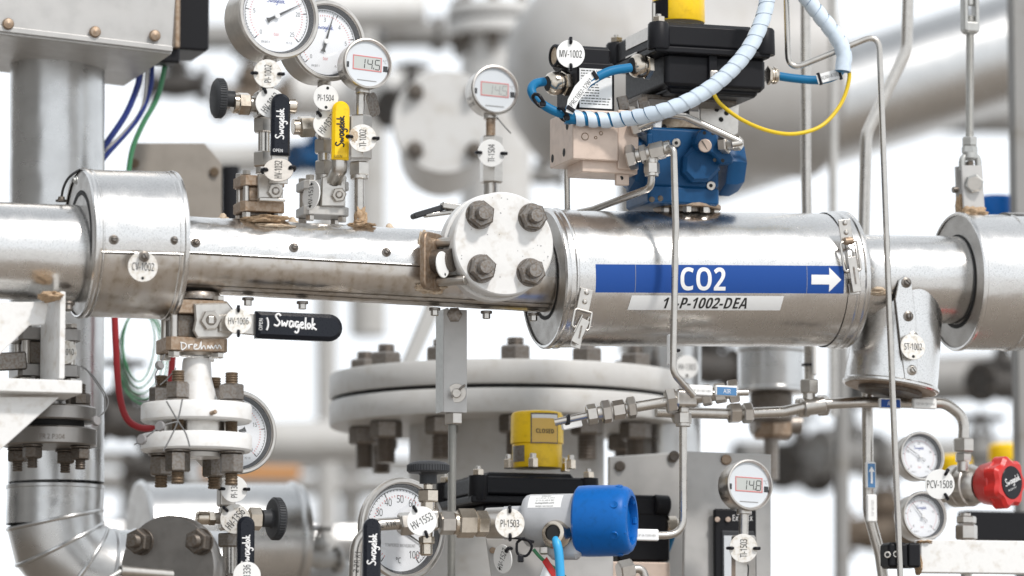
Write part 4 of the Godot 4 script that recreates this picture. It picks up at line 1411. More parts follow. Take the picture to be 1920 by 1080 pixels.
func spiral(label: String, pix: Array, r: float, gap: float, k: float) -> void:
	begin("spiral_wrap", label, "cable wrap", pix[0], pix[1], k)
	var pts := []
	for i in range(0, pix.size(), 3):
		pts.append(A(pix[i], pix[i + 1], pix[i + 2]))
	var path := flow(pts, 16)
	rod("cable_core", "cable_blue", path, r * 0.86, 0.0, 14)
	var c := Curve3D.new()
	for p in path:
		c.add_point(p)
	var total := c.get_baked_length()
	var pitch := 24.0
	var m := mb()
	var steps := int(total / pitch * 20)
	var ring := []
	for i in steps + 1:
		var s := total * i / steps
		var row := []
		var open := maxf(-0.08, gap * (1.0 - s / total * 3.0))
		for j in 4:
			var w: float = s + pitch * (1.0 - open) * (j / 3.0 if j < 3 else 1.0)
			var p := c.sample_baked(minf(w, total))
			var t := (c.sample_baked(minf(w + 2, total)) - c.sample_baked(maxf(minf(w, total) - 2, 0))).normalized()
			var e := t.cross(Vector3(0, 0, 1)).normalized()
			var f := t.cross(e)
			var a := TAU * s / pitch + 0.6
			var o := e * cos(a) + f * sin(a)
			row.append([p + o * (r * [1.02, 1.05, 1.04, 0.9][j]), o])
		ring.append(row)
	for i in steps:
		for j in 3:
			var a: Array = ring[i][j]
			var b: Array = ring[i + 1][j]
			var d: Array = ring[i + 1][j + 1]
			var e: Array = ring[i][j + 1]
			m.quad(a[0], b[0], d[0], e[0], a[1], b[1], d[1], e[1])
	put("spiral_strip", m, "wrap")


# ---------- gauge and valve stacks on the left of the line ----------
func left_stacks() -> void:
	var z := Vector3(0, 0, 1)
	var up := Vector3.UP
	begin("ball_valve", "brown-stained ball valve on the pipe with an upright black grip", "valve", 494, 400)
	three_piece_valve(453, 535, 327, 399, 40, "flange_brown", "flange_brown")
	plate("stop_bracket", "steel", [484, 326, 531, 326, 531, 377, 484, 377], 48, 7, 2)
	blk("bracket_foot", "steel", A(507, 376, 44), Vector3(50, 8, 30), 2)
	hexn("stem_nut", "steel", A(517, 358, 48), A(517, 358, 60), 15)
	cyl("stem", "bolt", A(517, 358, 58), A(517, 358, 63), 7.5, 1)
	cyl("stem_end", "steel", A(517, 358, 61), A(517, 358, 65), 5, 1)
	plate("lever_arm", "steel", [510, 280, 541, 280, 540, 345, 505, 345], 54, 5, 1.5)
	lever(A(525, 292, 57), A(526, 176, 57), 36, 17, "grip")
	script_word(A(527, 232, 65.4), 9.6, 90, "ink_white")
	txt("open_mark", "OPEN", "ink_white", A(521, 282, 65.6), 6, 0.9, 0)
	begin("tube_fitting", "stacked hex nuts and tube between the brown valve and needle valve", "fitting", 494, 280)
	hexn("nut", "steel", A(494, 314), A(494, 285), 20)
	cyl("collar", "steel", A(494, 326), A(494, 312), 15, 1)
	cyl("tube", "tubing", A(495, 290), A(495, 240), 11, 0.5)
	rod("tube_edge", "tubing", [A(489, 288, 10), A(489, 246, 10)], 1.6)
	hexn("nut", "steel", A(494, 249), A(494, 222), 20)
	needle_valve("needle valve with a black knob pointing left, under the PI-1002 tag", 496, 196, 0.0, -1.0, 92, 36)
	make_dial("pressure_gauge", "large pressure gauge cut by the top edge, nearest of the two", 523, 28, 0.03, 82, 78, 28.0, [0, 5, 10, 15, 20, 25], 225, -270, 29, 3)
	cyl("stem", "steel", A(507, 104, -40), A(500, 165, -40), 13, 1)
	make_tag(502, 138, 0.05, "PI-1002", "round white tag reading PI-1002 under the large cut-off gauge", 90, [180.0, 0.0], 54, 12)
	make_tag(507, 193, 0.02, "HV-1012", "round white tag half covered by the upright black grip", 52, [115.0], 56, 12)
	make_tag(522, 318, 0.044, "HV-1032", "oval-looking beige tag reading HV-1032 over the brown-stained valve", 90, [185.0, 8.0], 56, 4, 32, true)

	begin("ball_valve", "pale grey ball valve with an upright bright yellow grip", "valve", 614, 402, -0.035)
	three_piece_valve(572, 656, 336, 405, 40, "valve_grey", "steel", 17)
	plate("stop_bracket", "steel", [604, 332, 614, 329, 624, 342, 634, 342, 642, 329, 648, 332, 647, 387, 602, 387], 46, 7, 2)
	hexn("stem_nut", "steel", A(636, 365, 46), A(636, 365, 58), 14)
	cyl("stem", "bolt", A(636, 365, 56), A(636, 365, 61), 7, 1)
	cyl("stem_end", "steel", A(636, 365, 60), A(636, 365, 64), 5, 1)
	ext("lever_arm", "steel", round_rect(26, 30, 5), A(637, 303, 78), 6, 1.5)
	var m := mb()
	m.tube(bend([A(637, 300, 76), A(637, 316, 76), A(627, 338, 44), A(626, 346, 44)], 10), 15, 14, true, -1, 0.4)
	put("bent_arm", m, "steel")
	lever(A(637, 300, 80), A(639, 190, 80), 33, 16, "yellow")
	script_word(A(640, 246, 88.3), 9.6, 90, "ink")
	txt("open_mark", "OPEN", "ink", A(634, 293, 88.3), 5, 0.9, 0)
	begin("tube_fitting", "stacked hex nuts behind the yellow grip", "fitting", 608, 295, -0.035)
	hexn("nut", "steel", A(609, 330), A(609, 302), 20)
	cyl("collar", "steel", A(609, 338), A(609, 328), 18, 1)
	cyl("tube", "tubing", A(608, 308), A(608, 278), 12, 0.5)
	hexn("nut", "steel", A(608, 288), A(608, 262), 20)
	cyl("neck", "steel", A(608, 264), A(608, 240), 13, 0.5)
	begin("needle_valve", "needle valve behind the yellow grip, its knob hidden to the left", "valve", 612, 233, -0.035)
	blk("body", "steel", Vector3(0, 0, -6), Vector3(34, 46, 36), 4)
	cyl("bonnet", "steel", A(596, 236, 4), A(580, 236, 4), 14, 1)
	hexn("bonnet_nut", "nickel", A(588, 237, 4), A(560, 238, 4), 21)
	cyl("collar", "nickel", A(562, 238, 4), A(549, 238, 4), 15, 1)
	cyl("bleed_cap", "steel", A(628, 232), A(648, 232), 12, 1)
	make_dial("pressure_gauge", "pressure gauge partly behind the cut-off one, its needle pointing up", 615, 76, -0.02, 76, 72, 72.0, [0, 1, 2, 3, 4, 5, 6], 225, -270, 28, 3)
	cyl("stem", "steel", A(608, 148, -40), A(608, 215, -40), 13, 1)
	make_tag(611, 183, 0.0, "PI-1504", "round white tag reading PI-1504 with two empty holes", 0, [], 48, 12, 0, false, [80.0, -88.0])
	make_tag(613, 233, -0.006, "HV-1527", "round white tag partly behind the bright yellow grip", 52, [128.0], 52, 12)
	make_tag(583, 366, -0.012, "HV-1531", "narrow white tag seen nearly edge on beside the grey valve", 90, [], 56, -52, 0, false, [90.0, -90.0])
	make_digital("near digital thermometer reading 14.5 on a stem left of centre", 690, 119, 0.012, 48.5, "14.5", 44, 24, 4, -3)
	begin("thermometer_stem", "stem, hex coupling and tube carrying the near 14.5 thermometer", "stem", 675, 300, 0.0)
	cyl("stem", "tubing", A(677, 166, -2), A(675, 220, -2), 9, 0.5)
	hexn("coupling", "steel", A(675, 300, 0), A(675, 217, 0), 23, 0.5)
	hexn("nut", "steel", A(674, 330, 0), A(674, 304, 0), 20)
	cyl("collar", "steel", A(674, 336, 0), A(674, 328, 0), 17, 1)
	cyl("tube", "tubing", A(674, 424, 0), A(674, 332, 0), 9.5, 0.5)
	lump("sealant", "foam", A(676, 408, 2), Vector3(11, 22, 11), 0.45, 21)
	make_tag(680, 259, 0.022, "TI-1002", "round white tag reading TI-1002 with a brown stain at its left hole", 90, [175.0, 0.0], 53, 10)
	lump("stain", "foam_pale", Vector3(-17, 4, 0), Vector3(8, 11, 0.8), 0.3, 5)
	begin("metal_tag", "small oblong metal tag dangling from the near digital thermometer", "tag", 700, 196, 0.0, "", 50, 22)
	ext("plate", "bolt", round_rect(30, 44, 8), Vector3(), 1.6, 0.4)
	rod("wire", "wire", flow([Vector3(-4, 18, 0), Vector3(-12, 28, -2), Vector3(-26, 30, -6)], 5), 1.2)

	make_digital("blurred digital thermometer above the white blind flange, its figures faint", 929, 168, -0.14, 47, "14.5", 46, 22, 4, -2, true)
	begin("thermometer_stem", "blurred stem and coupling carrying the faint thermometer", "stem", 921, 320, -0.15)
	cyl("stem", "flange_brown", A(920, 216), A(920, 262), 9, 0.5)
	hexn("coupling", "steel", A(921, 344, 0), A(921, 256, 0), 22, 0.5)
	cyl("tube", "steel", A(921, 420, 0), A(921, 342, 0), 15, 0.5)
	rod("wire", "wire", flow([A(925, 212, 10), A(945, 236, 10), A(958, 250, 10)], 5), 1.3)
	make_tag(921, 287, -0.128, "TI-1504", "round blurred tag reading TI-1504 above the white blind flange", 90, [180.0, 0.0], 52, 10)
	begin("lever_handle", "flat dark lever handle poking out left of the white blind flange", "handle", 815, 392, -0.06)
	ext("grip", "knob", round_rect(78, 11, 5), A(812, 394, 0), 26, 2, Basis(Vector3.BACK, 0.32))
	blk("arm", "steel", A(846, 388, -4), Vector3(40, 13, 24), 2, Basis(Vector3.BACK, -0.1))
	blk("lower_arm", "steel", A(822, 401, -10), Vector3(56, 8, 18), 2, Basis(Vector3.BACK, 0.16))


func needle_valve(label: String, px: float, py: float, k: float, side: float, out: float, kr: float) -> void:
	begin("needle_valve", label, "valve", px, py, k)
	var c := Vector3(0, 0, -4)
	var d := Vector3(side, 0, 0)
	blk("body", "steel", c, Vector3(34, 50, 36), 4)
	cyl("bonnet", "steel", c + d * 14, c + d * 32, 15, 1)
	hexn("bonnet_nut", "nickel", c + d * 28, c + d * 52, 22)
	cyl("collar", "nickel", c + d * 50, c + d * 61, 19, 2)
	make_knob(c + d * (out + 4) + Vector3(0, 8, 0), -d, kr)
	cyl("outlet", "steel", c - d * 16, c - d * 44, 12, 1)
	cyl("outlet_cap", "nickel", c - d * 40, c - d * 62, 14, 2)
	cyl("lower_neck", "steel", c + Vector3(0, -24, 0), c + Vector3(0, -34, 0), 13, 0.5)


func drain_valve() -> void:
	var z := Vector3(0, 0, 1)
	begin("ball_valve", "ball valve below the pipe with a horizontal black grip and chalked lower plate", "valve", 370, 600)
	lat("saddle", "bolt", A(370, 556, 0), Vector3(0, 1, 0), [0, -8, 44, -8, 44, 0, 40, 6, 0, 6], 32)
	three_piece_valve(314, 428, 560, 660, 46, "flange_brown", "bolt_dark", 26)
	plate("stop_bracket", "steel", [364, 569, 428, 567, 440, 582, 440, 622, 428, 634, 370, 634, 362, 620, 366, 600], 54, 9, 3)
	hexn("stem_nut", "steel", A(396, 600, 54), A(396, 600, 68), 20)
	cyl("stem", "bolt", A(396, 600, 66), A(396, 600, 70), 10, 1)
	blk("stem_end", "steel", A(396, 600, 70), Vector3(12, 16, 5), 2)
	plate("lever_arm", "steel", [410, 590, 490, 588, 490, 630, 410, 622], 60, 6, 2)
	lever(A(478, 609, 64), A(641, 616, 66), 51, 26, "grip")
	script_word(A(554, 607, 77.5), 13.6, -3, "ink_white")
	txt("open_mark", "OPEN", "ink_white", A(489, 608, 77.6), 7, 0.9, 88)
	var m := mb()
	var arc := []
	for i in 10:
		arc.append(A(495, 607, 77.4) + Vector3(8 * cos(-0.9 + i * 0.2), 15 * sin(-0.9 + i * 0.2), 0))
	m.tube(arc, 2.0, 6)
	put("arrow_mark", m, "ink_white")
	m = mb()
	for s in [[347, 644, 356, 646, 358, 652, 350, 658, 349, 645], [362, 648, 363, 656, 364, 649, 370, 648], [373, 653, 378, 649, 374, 648, 373, 656, 382, 655, 386, 642, 386, 657, 391, 650, 394, 657], [398, 656, 399, 650, 403, 656, 405, 650, 409, 656, 413, 649, 416, 656, 420, 649, 424, 656]]:
		var pts := []
		for i in range(0, s.size(), 2):
			pts.append(A(336 + (s[i] - 345) * 1.0, s[i + 1] - 2, 46.4))
		m.tube(flow(pts, 4), 1.3, 5)
	put("chalk_writing", m, "label")
	make_tag(447, 602, 0.042, "HV-1006", "round white tag reading HV-1006 beside the horizontal black grip", 0, [90.0, -90.0], 50, 6)

	begin("weld_neck_flange", "white painted flange pair under the HV-1006 valve, wired and sealed", "flange", 368, 780)
	var c := A(368, 757)
	var up := Vector3.UP
	lat("neck", "white_paint", A(368, 760), up, [44, -2, 36, 22, 29, 50, 27, 80, 25, 88, 0, 88], 40)
	lat("pipe_end", "steel", A(368, 668), up, [0, 0, 30, 0, 34, 6, 34, 14, 0, 14], 32)
	lat("upper_disc", "white_paint", A(368, 793), up, [0, 0, 100, 0, 104, 4, 104, 31, 101, 35, 0, 35], 72)
	lat("gasket", "steel", A(368, 812), up, [0, 0, 60, 0, 60, 22, 0, 22], 40)
	lat("lower_disc", "white_paint", A(368, 848), up, [0, 0, 100, 0, 104, 4, 104, 29, 101, 33, 0, 33], 72)
	lat("lower_neck", "white_paint", A(368, 850), up, [0, -8, 50, -8, 52, 0, 0, 0], 40)
	cyl("jack_pin", "flange_brown", A(396, 775, 103), A(404, 772, 120), 4, 1)
	for a in [117, 27, -63, 207]:
		var t := deg_to_rad(a + 14.8)
		var w := Vector3(cos(t), 0, sin(t)) * 74
		var a0 := A(368, 757) + w
		var b0 := A(368, 850) + w
		stud(a0, up, 12.5, 34, 22, "bolt", "bolt_rust", null, a * 0.1)
		stud(b0, -up, 12.5, 40, 22, "bolt", "bolt_rust", null, a * 0.1)
		thread("stud", "bolt_rust", b0 + up * 30, a0 - up * 30, 12)
	begin("seal_wire", "twisted sealing wire crossed over the white flange pair with two lead seals", "seal wire", 330, 800, 0.06)
	for s in [[312, 752, 334, 790, 348, 812, 356, 838], [342, 748, 333, 790, 320, 820, 306, 846], [334, 790, 318, 794, 300, 800, 284, 812, 268, 824, 252, 834]]:
		var pts := []
		for i in range(0, s.size(), 2):
			pts.append(A(s[i], s[i + 1], 0 if s[i] > 270 else -6))
		rod("wire", "wire", flow(pts, 5), 1.5)
	for s in [[300, 799], [266, 824]]:
		lat("lead_seal", "lead", A(s[0], s[1], 1), Vector3(-0.7, 0.1, 0.7), [0, -4, 9, -4, 10, -2, 10, 2, 9, 4, 0, 4], 20)
	begin("seal_wire", "small lead seal on thin wire left of the chalked valve plate", "seal wire", 300, 690, 0.02)
	rod("wire", "wire", flow([A(309, 664), A(302, 680), A(297, 690), A(291, 704), A(294, 722)], 5), 1.4)
	rod("wire", "wire", flow([A(330, 690), A(316, 708), A(300, 722)], 5), 1.2)
	lat("lead_seal", "lead", A(299, 685), Vector3(0.5, 0.3, 0.8), [0, -4, 8, -4, 9, 0, 8, 4, 0, 4], 18)


func left_support() -> void:
	var z := Vector3(0, 0, 1)
	var up := Vector3.UP
	begin("support_bracket", "white painted steel pipe support bracket at the left edge", "bracket", 60, 700, 0.03)
	plate("web", "white_paint", [-80, 566, 92, 566, 84, 608, 56, 610, 0, 664, -80, 740], 10, 10, 1.5)
	blk("fin", "white_paint", A(117, 628, 40) - z * 84, Vector3(11, 164, 168), 1.5)
	lump("rust_patch", "foam", A(95, 556, 30), Vector3(22, 9, 30), 0.3, 31)
	var sf := A(30, 722, 46)
	blk("shelf", "white_paint", sf - z * 80 + Vector3(-30, 0, 0), Vector3(312, 25, 160), 2)
	plate("gusset", "white_paint", [-80, 744, 112, 744, -80, 916], 12, 12, 1.5)
	begin("ball_valve", "grimy ball valve mostly hidden behind the white support bracket", "valve", 95, 660, -0.05)
	three_piece_valve(36, 152, 612, 708, 30, "flange_steel", "bolt_dark", 24)
	blk("handle", "bolt", A(8, 678, 30), Vector3(84, 34, 10), 3, Basis(Vector3.BACK, 0.08))
	begin("lock_wire", "loop of thin lock wire between the grimy valve and steel flange", "wire", 185, 720, -0.01)
	rod("wire", "wire", flow([A(152, 686), A(172, 702), A(192, 730), A(203, 752), A(196, 772), A(182, 782)], 6), 1.4)
	rod("wire", "wire", flow([A(160, 690), A(182, 720), A(196, 745), A(197, 770)], 6), 1.2)
	lat("lead_seal", "lead", A(180, 789), Vector3(0.4, 0.2, 0.8), [0, -4, 9, -4, 10, 0, 9, 4, 0, 4], 18)
	make_tag(121, 660, -0.022, "HV-1010", "round white tag mostly hidden by the white bracket's fin", 0, [], 46, 4)
	begin("flange_pair", "dull steel flange pair with dark studs below the white bracket", "flange", 92, 790, -0.05)
	lat("upper_disc", "flange_steel", A(92, 792), up, [0, 0, 86, 0, 89, 3, 89, 25, 86, 28, 0, 28], 64)
	lat("gasket", "gasket", A(92, 802), up, [0, 0, 66, 0, 66, 12, 0, 12], 40)
	lat("lower_disc", "flange_steel", A(92, 838), up, [0, 0, 86, 0, 89, 3, 89, 31, 86, 34, 0, 34], 64)
	cyl("neck", "flange_steel", A(92, 768), A(92, 700), 32, 2, 26)
	txt("stamp", "FR 2 P304", "bolt_dark", A(98, 818, 89.5), 9, 0.9)
	for a in [40, 130, 220, 310]:
		var t := deg_to_rad(a)
		var w := Vector3(cos(t), 0, sin(t)) * 66
		stud(A(92, 764) + w, up, 10, 24, 18, "bolt_dark", "bolt_dark", null, a * 0.1)
		stud(A(92, 840) + w, -up, 10, 24, 18, "bolt_dark", "bolt_dark", null, a * 0.1)


func lower_left() -> void:
	var z := Vector3(0, 0, 1)
	var up := Vector3.UP
	make_dial("pressure_gauge", "pressure gauge half hidden behind the white flange pair", 446, 810, -0.065, 78, 70, 200.0, [0, 5, 10, 15, 20], 225, -270, 28, 2)
	make_tag(439, 917, -0.03, "PI-1306", "round white tag reading PI-1306 below the half hidden gauge", 90, [180.0, 0.0], 50, 8)
	begin("needle_valve", "needle valve with a black knob pointing right, under the PI-1306 tag", "valve", 430, 972, -0.055)
	var c := Vector3()
	blk("body", "steel", c, Vector3(38, 46, 34), 5)
	blk("upper_block", "steel", A(424, 918), Vector3(30, 64, 30), 3)
	cyl("bleed_stub", "steel", c + Vector3(-16, 0, 0), c + Vector3(-30, 0, 0), 11, 1)
	hexn("bleed_nut", "nickel", c + Vector3(-28, 0, 0), c + Vector3(-42, 0, 0), 14)
	cyl("bleed_cap", "nickel", c + Vector3(-40, 0, 0), c + Vector3(-64, 0, 0), 13, 3)
	cyl("bonnet", "steel", c + Vector3(14, 0, 0), c + Vector3(40, 0, 0), 15, 1)
	hexn("bonnet_nut", "nickel", c + Vector3(36, 0, 0), c + Vector3(62, 0, 0), 22)
	make_knob(A(526, 973, 4), Vector3(-1, 0, 0.1), 39)
	hexn("lower_nut", "bolt", A(428, 1026), A(428, 1000), 21)
	cyl("tube", "tubing", A(430, 1080), A(430, 1022), 13, 0.5)
	hexn("lower_nut", "bolt", A(428, 1110), A(428, 1076), 21)
	make_tag(441, 973, -0.036, "HV-1356", "round white tag reading HV-1356 on the needle valve body", 50, [135.0], 56, 8)
	begin("lever_handle", "upright black grip below the right-pointing needle knob", "handle", 460, 1030, -0.02)
	lever(A(459, 1140, 0), A(461, 968, 0), 33, 17, "grip")
	script_word(A(463, 1032, 9), 9.6, 90, "ink_white")
	make_tag(463, 1079, 0.0, "HV-1336", "round white tag cut by the bottom edge below the upright black grip", 90, [], 52, 8)
	begin("blind_flange", "dull grey blind flange with two dark studs at the bottom left", "flange", 314, 1066, 0.02, "", -24)
	lat("disc", "flange_steel", Vector3(), z, [0, -34, 98, -34, 100, -31, 100, -3, 98, 0, 0, 0], 72)
	for s in [[266, 1016], [378, 1016], [266, 1116], [378, 1116]]:
		stud(A(s[0], s[1], 0), z, 13, 26, 14, "bolt_dark", "bolt_dark", null, 0.4)
	lat("neck", "flange_steel", Vector3(0, 0, -120), z, [0, 0, 60, 0, 60, 90, 0, 90], 32)
	begin("conduit", "short open tube end with braided lead before the dull grey blind flange", "tube", 270, 1075, 0.07)
	cyl("tube", "steel", A(225, 1070, 0), A(322, 1078, -30), 10, 0.5)
	cyl("mouth", "gasket", A(224.6, 1070, 0), A(228, 1070.2, 0), 8, 0.2)
	rod("braid", "zinc", [A(226, 1071, 4), A(205, 1084, 10)], 5)


# ---------- bottom centre: dial thermometer, needle valve, transmitter, second actuator ----------
func lower_middle() -> void:
	var z := Vector3(0, 0, 1)
	var up := Vector3.UP
	begin("hanger_plate", "flat grey steel hanger channel with a split pin, below the pipe", "hanger", 850, 680, -0.05)
	blk("front_plate", "panel", A(853, 677, 14), Vector3(46, 194, 6), 1)
	blk("side_plate", "zinc", A(829, 677, -20) + Vector3(0, 0, 0), Vector3(5, 194, 66), 1)
	hexn("bolt", "bolt", A(852, 590, 14), A(852, 590, 22), 15)
	cyl("washer", "steel", A(856, 737, 17), A(856, 737, 20), 18, 0.6)
	cyl("pin", "steel", A(856, 737, 18), A(856, 737, 34), 9, 1.5)
	rod("split_pin", "bolt", [A(847, 744, 30), A(866, 726, 30), A(872, 722, 30)], 2.2)
	hexn("coupling", "steel", A(850, 796, 0), A(850, 774, 0), 18)
	cyl("clevis", "bolt", A(850, 778, 0), A(850, 760, 0), 14, 1)
	thread("threaded_rod", "zinc", A(846, 1120, 0), A(848, 792, 0), 8.2, 2.0)

	make_dial("dial_thermometer", "big round dial thermometer with a scale to 100, behind the tagged needle valve", 757, 992, -0.05, 95, 26, -28.0, ["", 10, 20, 30, 40, 50, 60, 70, 80, 90, 100], 235, -290, 37, 0, false)
	txt("unit", "°C", "ink", Vector3(-4, -58, -11), 11, 0.8)
	txt("print", "TEMPERED MOVEMENT", "ink_faint", Vector3(0, -30, -11), 6, 0.8)
	cyl("stem", "steel", Vector3(0, -92, -10), Vector3(0, -160, -10), 13, 1)
	begin("needle_valve", "upright needle valve with a black knob on top, tagged HV-1553", "valve", 800, 975, 0.01)
	blk("body", "steel", Vector3(0, 0, -4), Vector3(44, 40, 40), 6)
	cyl("bonnet", "nickel", A(802, 964), A(803, 938), 14, 1)
	hexn("bonnet_nut", "nickel", A(803, 942), A(803, 918), 21)
	cyl("packing_nut", "nickel", A(803, 920), A(803, 908), 9, 1)
	make_knob(A(803, 869), Vector3(0, -1, 0), 39)
	cyl("drain_neck", "nickel", A(800, 994), A(800, 1008), 11, 1)
	hexn("drain_nut", "nickel", A(800, 1006), A(800, 1020), 15)
	cyl("drain_cap", "nickel", A(799, 1018), A(799, 1042), 12, 3)
	hexn("side_nut", "steel", A(776, 981, 0), A(748, 983, 0), 22)
	hexn("side_nut", "steel", A(824, 981, 0), A(852, 981, 0), 22)
	hexn("swivel_nut", "nickel", A(856, 981, 0), A(891, 981, 0), 28)
	cyl("collar", "nickel", A(850, 981, 0), A(858, 981, 0), 22, 1)
	hexn("adapter", "nickel", A(891, 982, 0), A(914, 982, 0), 25)
	make_tag(791, 977, 0.04, "HV-1553", "round white tag reading HV-1553 on the upright needle valve", 30, [120.0, -72.0], 56, 8)
	tube_thing("instrument_tube", "bent tube with printed size running from the upright needle valve down behind the black grip", "tube", [752, 981, 0, 700, 984, 6, 668, 1020, 4, 664, 1120, 0], 0.01, 12, 46)
	txt("print", "12 X1R", "ink", A(726, 983, 16), 11, 0.8, 6)
	txt("print", "2 2R X1", "ink", A(669, 1054, 16), 11, 0.8, 84)
	begin("lever_handle", "upright black grip at the bottom, before the dial thermometer", "handle", 697, 1040, 0.05)
	lever(A(696, 1150, 0), A(697, 972, 0), 34, 18, "grip")
	script_word(A(700, 1030, 9.5), 9.8, 88, "ink_white")

	begin("pressure_transmitter", "grey pressure transmitter with a bright blue screw cap, tagged PI-1503", "transmitter", 1040, 980, 0.02, "", -14)
	var x := Vector3(1, 0, 0)
	var c0 := A(912, 981)
	var c1 := A(1190, 987)
	c1.y = c0.y
	cyl("process_collar", "steel", c0, c0 + x * 36, 29, 1.5, 30, 40)
	cyl("neck", "body_grey", c0 + x * 34, c0 + x * 82, 31, 2, 32, 40)
	var b0 := A(986, 976).x
	lat("housing", "body_grey", Vector3(b0, c0.y + 3, 0), x, [0, 0, 44, 0, 48, 4, 50, 12, 50, 100, 0, 100], 48)
	var l0 := A(1086, 985).x
	lat("screw_cap", "blue_lid", Vector3(l0, c0.y + 1, 0), x, [0, -2, 62, -2, 66, 2, 67, 20, 66.5, 76, 63, 92, 58, 99, 52, 102, 46, 102, 44, 96, 44, 88, 0, 88], 56)
	for i in 7:
		var a := TAU * (i + 0.3) / 7
		var w := Vector3(0, cos(a), sin(a))
		lat("cap_dimple", "blue_lid", Vector3(l0 + 80, c0.y + 1, 0) + w * 65.0, w, [8, 0, 7, 2, 5, 1.5, 0, 0.4], 14)
		blk("cap_rib", "blue_lid", Vector3(l0 + 96, c0.y + 1, 0) + w * 50, Vector3(10, 16, 16), 3, Basis(x, -a))
	var lbl := mb()
	wrap_poly(lbl, [14, 22, 78, 22, 78, 58, 14, 58], Vector3(b0, c0.y + 3, 0), Vector3(b0 + 100, c0.y + 3, 0), 50.4)
	var lo := put("rating_label", lbl, "label")
	var ink := mb()
	for i in 5:
		wrap_text(ink, ["IP66/67", "p -1..25 bar  4..20mA", "U 11.5..45 V DC", "Coating/plastic parts", "danger: see manual"][i], 46, (53.0 - i * 7) / 50.0, 4.4, 0.85, Vector3(b0, c0.y + 3, 0), Vector3(b0 + 100, c0.y + 3, 0), 50.7, i == 3)
	put("lettering", ink, "ink", lo)
	var gb := A(1053, 1024, 30)
	blk("gland_boss", "body_grey", gb + Vector3(4, 6, -12), Vector3(64, 62, 40), 10)
	var gp := gb + Vector3(-6, 22, 8)
	lat("gland_ring", "nickel", gp, Vector3(-0.16, 0.06, 1), [0, 0, 29, 0, 29, 5, 26, 8, 25, 14, 22, 22, 17, 24, 15, 24, 15, 18], 32)
	cyl("gland_seal", "gasket", gp + z * 16, gp + z * 23, 16, 0.5)
	blk("earth_lug", "steel", A(1022, 1032, 20), Vector3(20, 16, 14), 3)
	hose("signal_cable", "cyan cable hanging straight from the grey transmitter's gland", "cable", [1042, 1008, 48, 1044, 1018, 62, 1048, 1040, 66, 1052, 1100, 62, 1054, 1130, 60], 0.02, 8.6, "cable_cyan")
	hose("earth_cable", "green and yellow earth wire looping under the grey transmitter", "cable", [1000, 1030, 14, 1016, 1048, 16, 1040, 1066, 10, 1060, 1082, 4], 0.02, 3.4, "cable_green")
	begin("warning_flag", "small red and white pennant label below the grey transmitter", "label", 1022, 1060, 0.03)
	ext("paper", "label", [-18, -40, 4, 14, 40, -40], Vector3(), 1.2, 0.3)
	ext("red_tip", "red", [-6, 6, 3, 16, 26, -18, 14, -22], Vector3(0, 0, 1.6), 1.2, 0.3)
	begin("cable_tie", "black cable tie knot hanging under the PI-1503 tag", "cable tie", 990, 1030, 0.03)
	for i in 1:
		rod("band", "black_shiny", flow([Vector3(-22 + i * 10, 12, 0), Vector3(-10 + i * 10, 20, 8), Vector3(4 + i * 8, 6, 10), Vector3(-4 + i * 8, -12, 4), Vector3(-20 + i * 9, -8, -2), Vector3(-22 + i * 10, 12, 0)], 5), 2.6)
	blk("head", "black_shiny", Vector3(-16, -18, 4), Vector3(11, 14, 9), 2)
	rod("band", "black_shiny", flow([Vector3(-52, 40, 0), Vector3(-40, 24, 4), Vector3(-20, 20, 6), Vector3(10, 14, 4)], 5), 2.8)
	make_tag(956, 981, 0.055, "PI-1503", "round white tag reading PI-1503 on the transmitter's silver neck", 0, [90.0, -90.0], 56, 6)
	make_tag(942, 1048, 0.0, "HV-1527", "narrow white tag hanging obliquely below the PI-1503 tag", 60, [40.0], 54, -48, 0, false, [-120.0])
	begin("mounting_plate", "grey mounting plate edge behind the transmitter with a rivet", "plate", 950, 1060, -0.04)
	plate("plate", "panel", [912, 1010, 1150, 1010, 1150, 1140, 930, 1140], 0, 6, 1)
	cyl("rivet", "flange_brown", A(924, 1032, 0), A(924, 1032, 4), 6, 1)

	begin("switch_box", "second black switch box, blurred, under the small yellow CLOSED indicator", "switch box", 1005, 940, -0.16)
	var lf := A(1004, 912, 100)
	blk("lid", "black", lf - z * 110, Vector3(236, 36, 220), 6)
	blk("lid_top", "black", lf - z * 110 + up * 20, Vector3(170, 14, 170), 6)
	blk("flange", "black", A(1002, 938, 104) - z * 112, Vector3(246, 14, 228), 3)
	blk("body", "black", A(1006, 968, 96) - z * 104, Vector3(200, 50, 200), 8)
	for sx in [-1, 1]:
		for sz in [-1, 1]:
			var c := lf - z * 110 + Vector3(sx * 108, 2, sz * 100)
			lat("lug", "black", c + Vector3(0, -30, 0), up, [0, 0, 18, 0, 19, 2, 18, 46, 0, 47], 22)
			hexn("lid_screw", "nickel", c + up * 16, c + up * 28, 11)
			cyl("screw_end", "steel", c + up * 27, c + up * 34, 5, 1)
	begin("position_indicator", "small yellow position indicator cap with an amber window reading CLOSED", "indicator", 1007, 876, -0.15)
	lat("cap", "yellow", A(1007, 868), up, [0, -10, 46, -10, 47, -6, 47, 34, 50, 36, 49, 88, 46, 94, 40, 96, 0, 96], 48)
	skin("window_frame", "bolt_dark", A(1007, 835), A(1007, 778), 50.6, 50.2, 0, -0.55, 0.57)
	skin("window", "amber", A(1007, 833), A(1007, 781), 51.0, 50.7, 0, -0.5, 0.52)
	skin("window_scale", "label", A(1007, 788), A(1007, 781), 51.2, 51.0, 0, -0.5, 0.52)
	skin("lower_window", "bolt", A(1007, 868), A(1007, 838), 47.8, 47.8, 0, 0.85, 1.6)
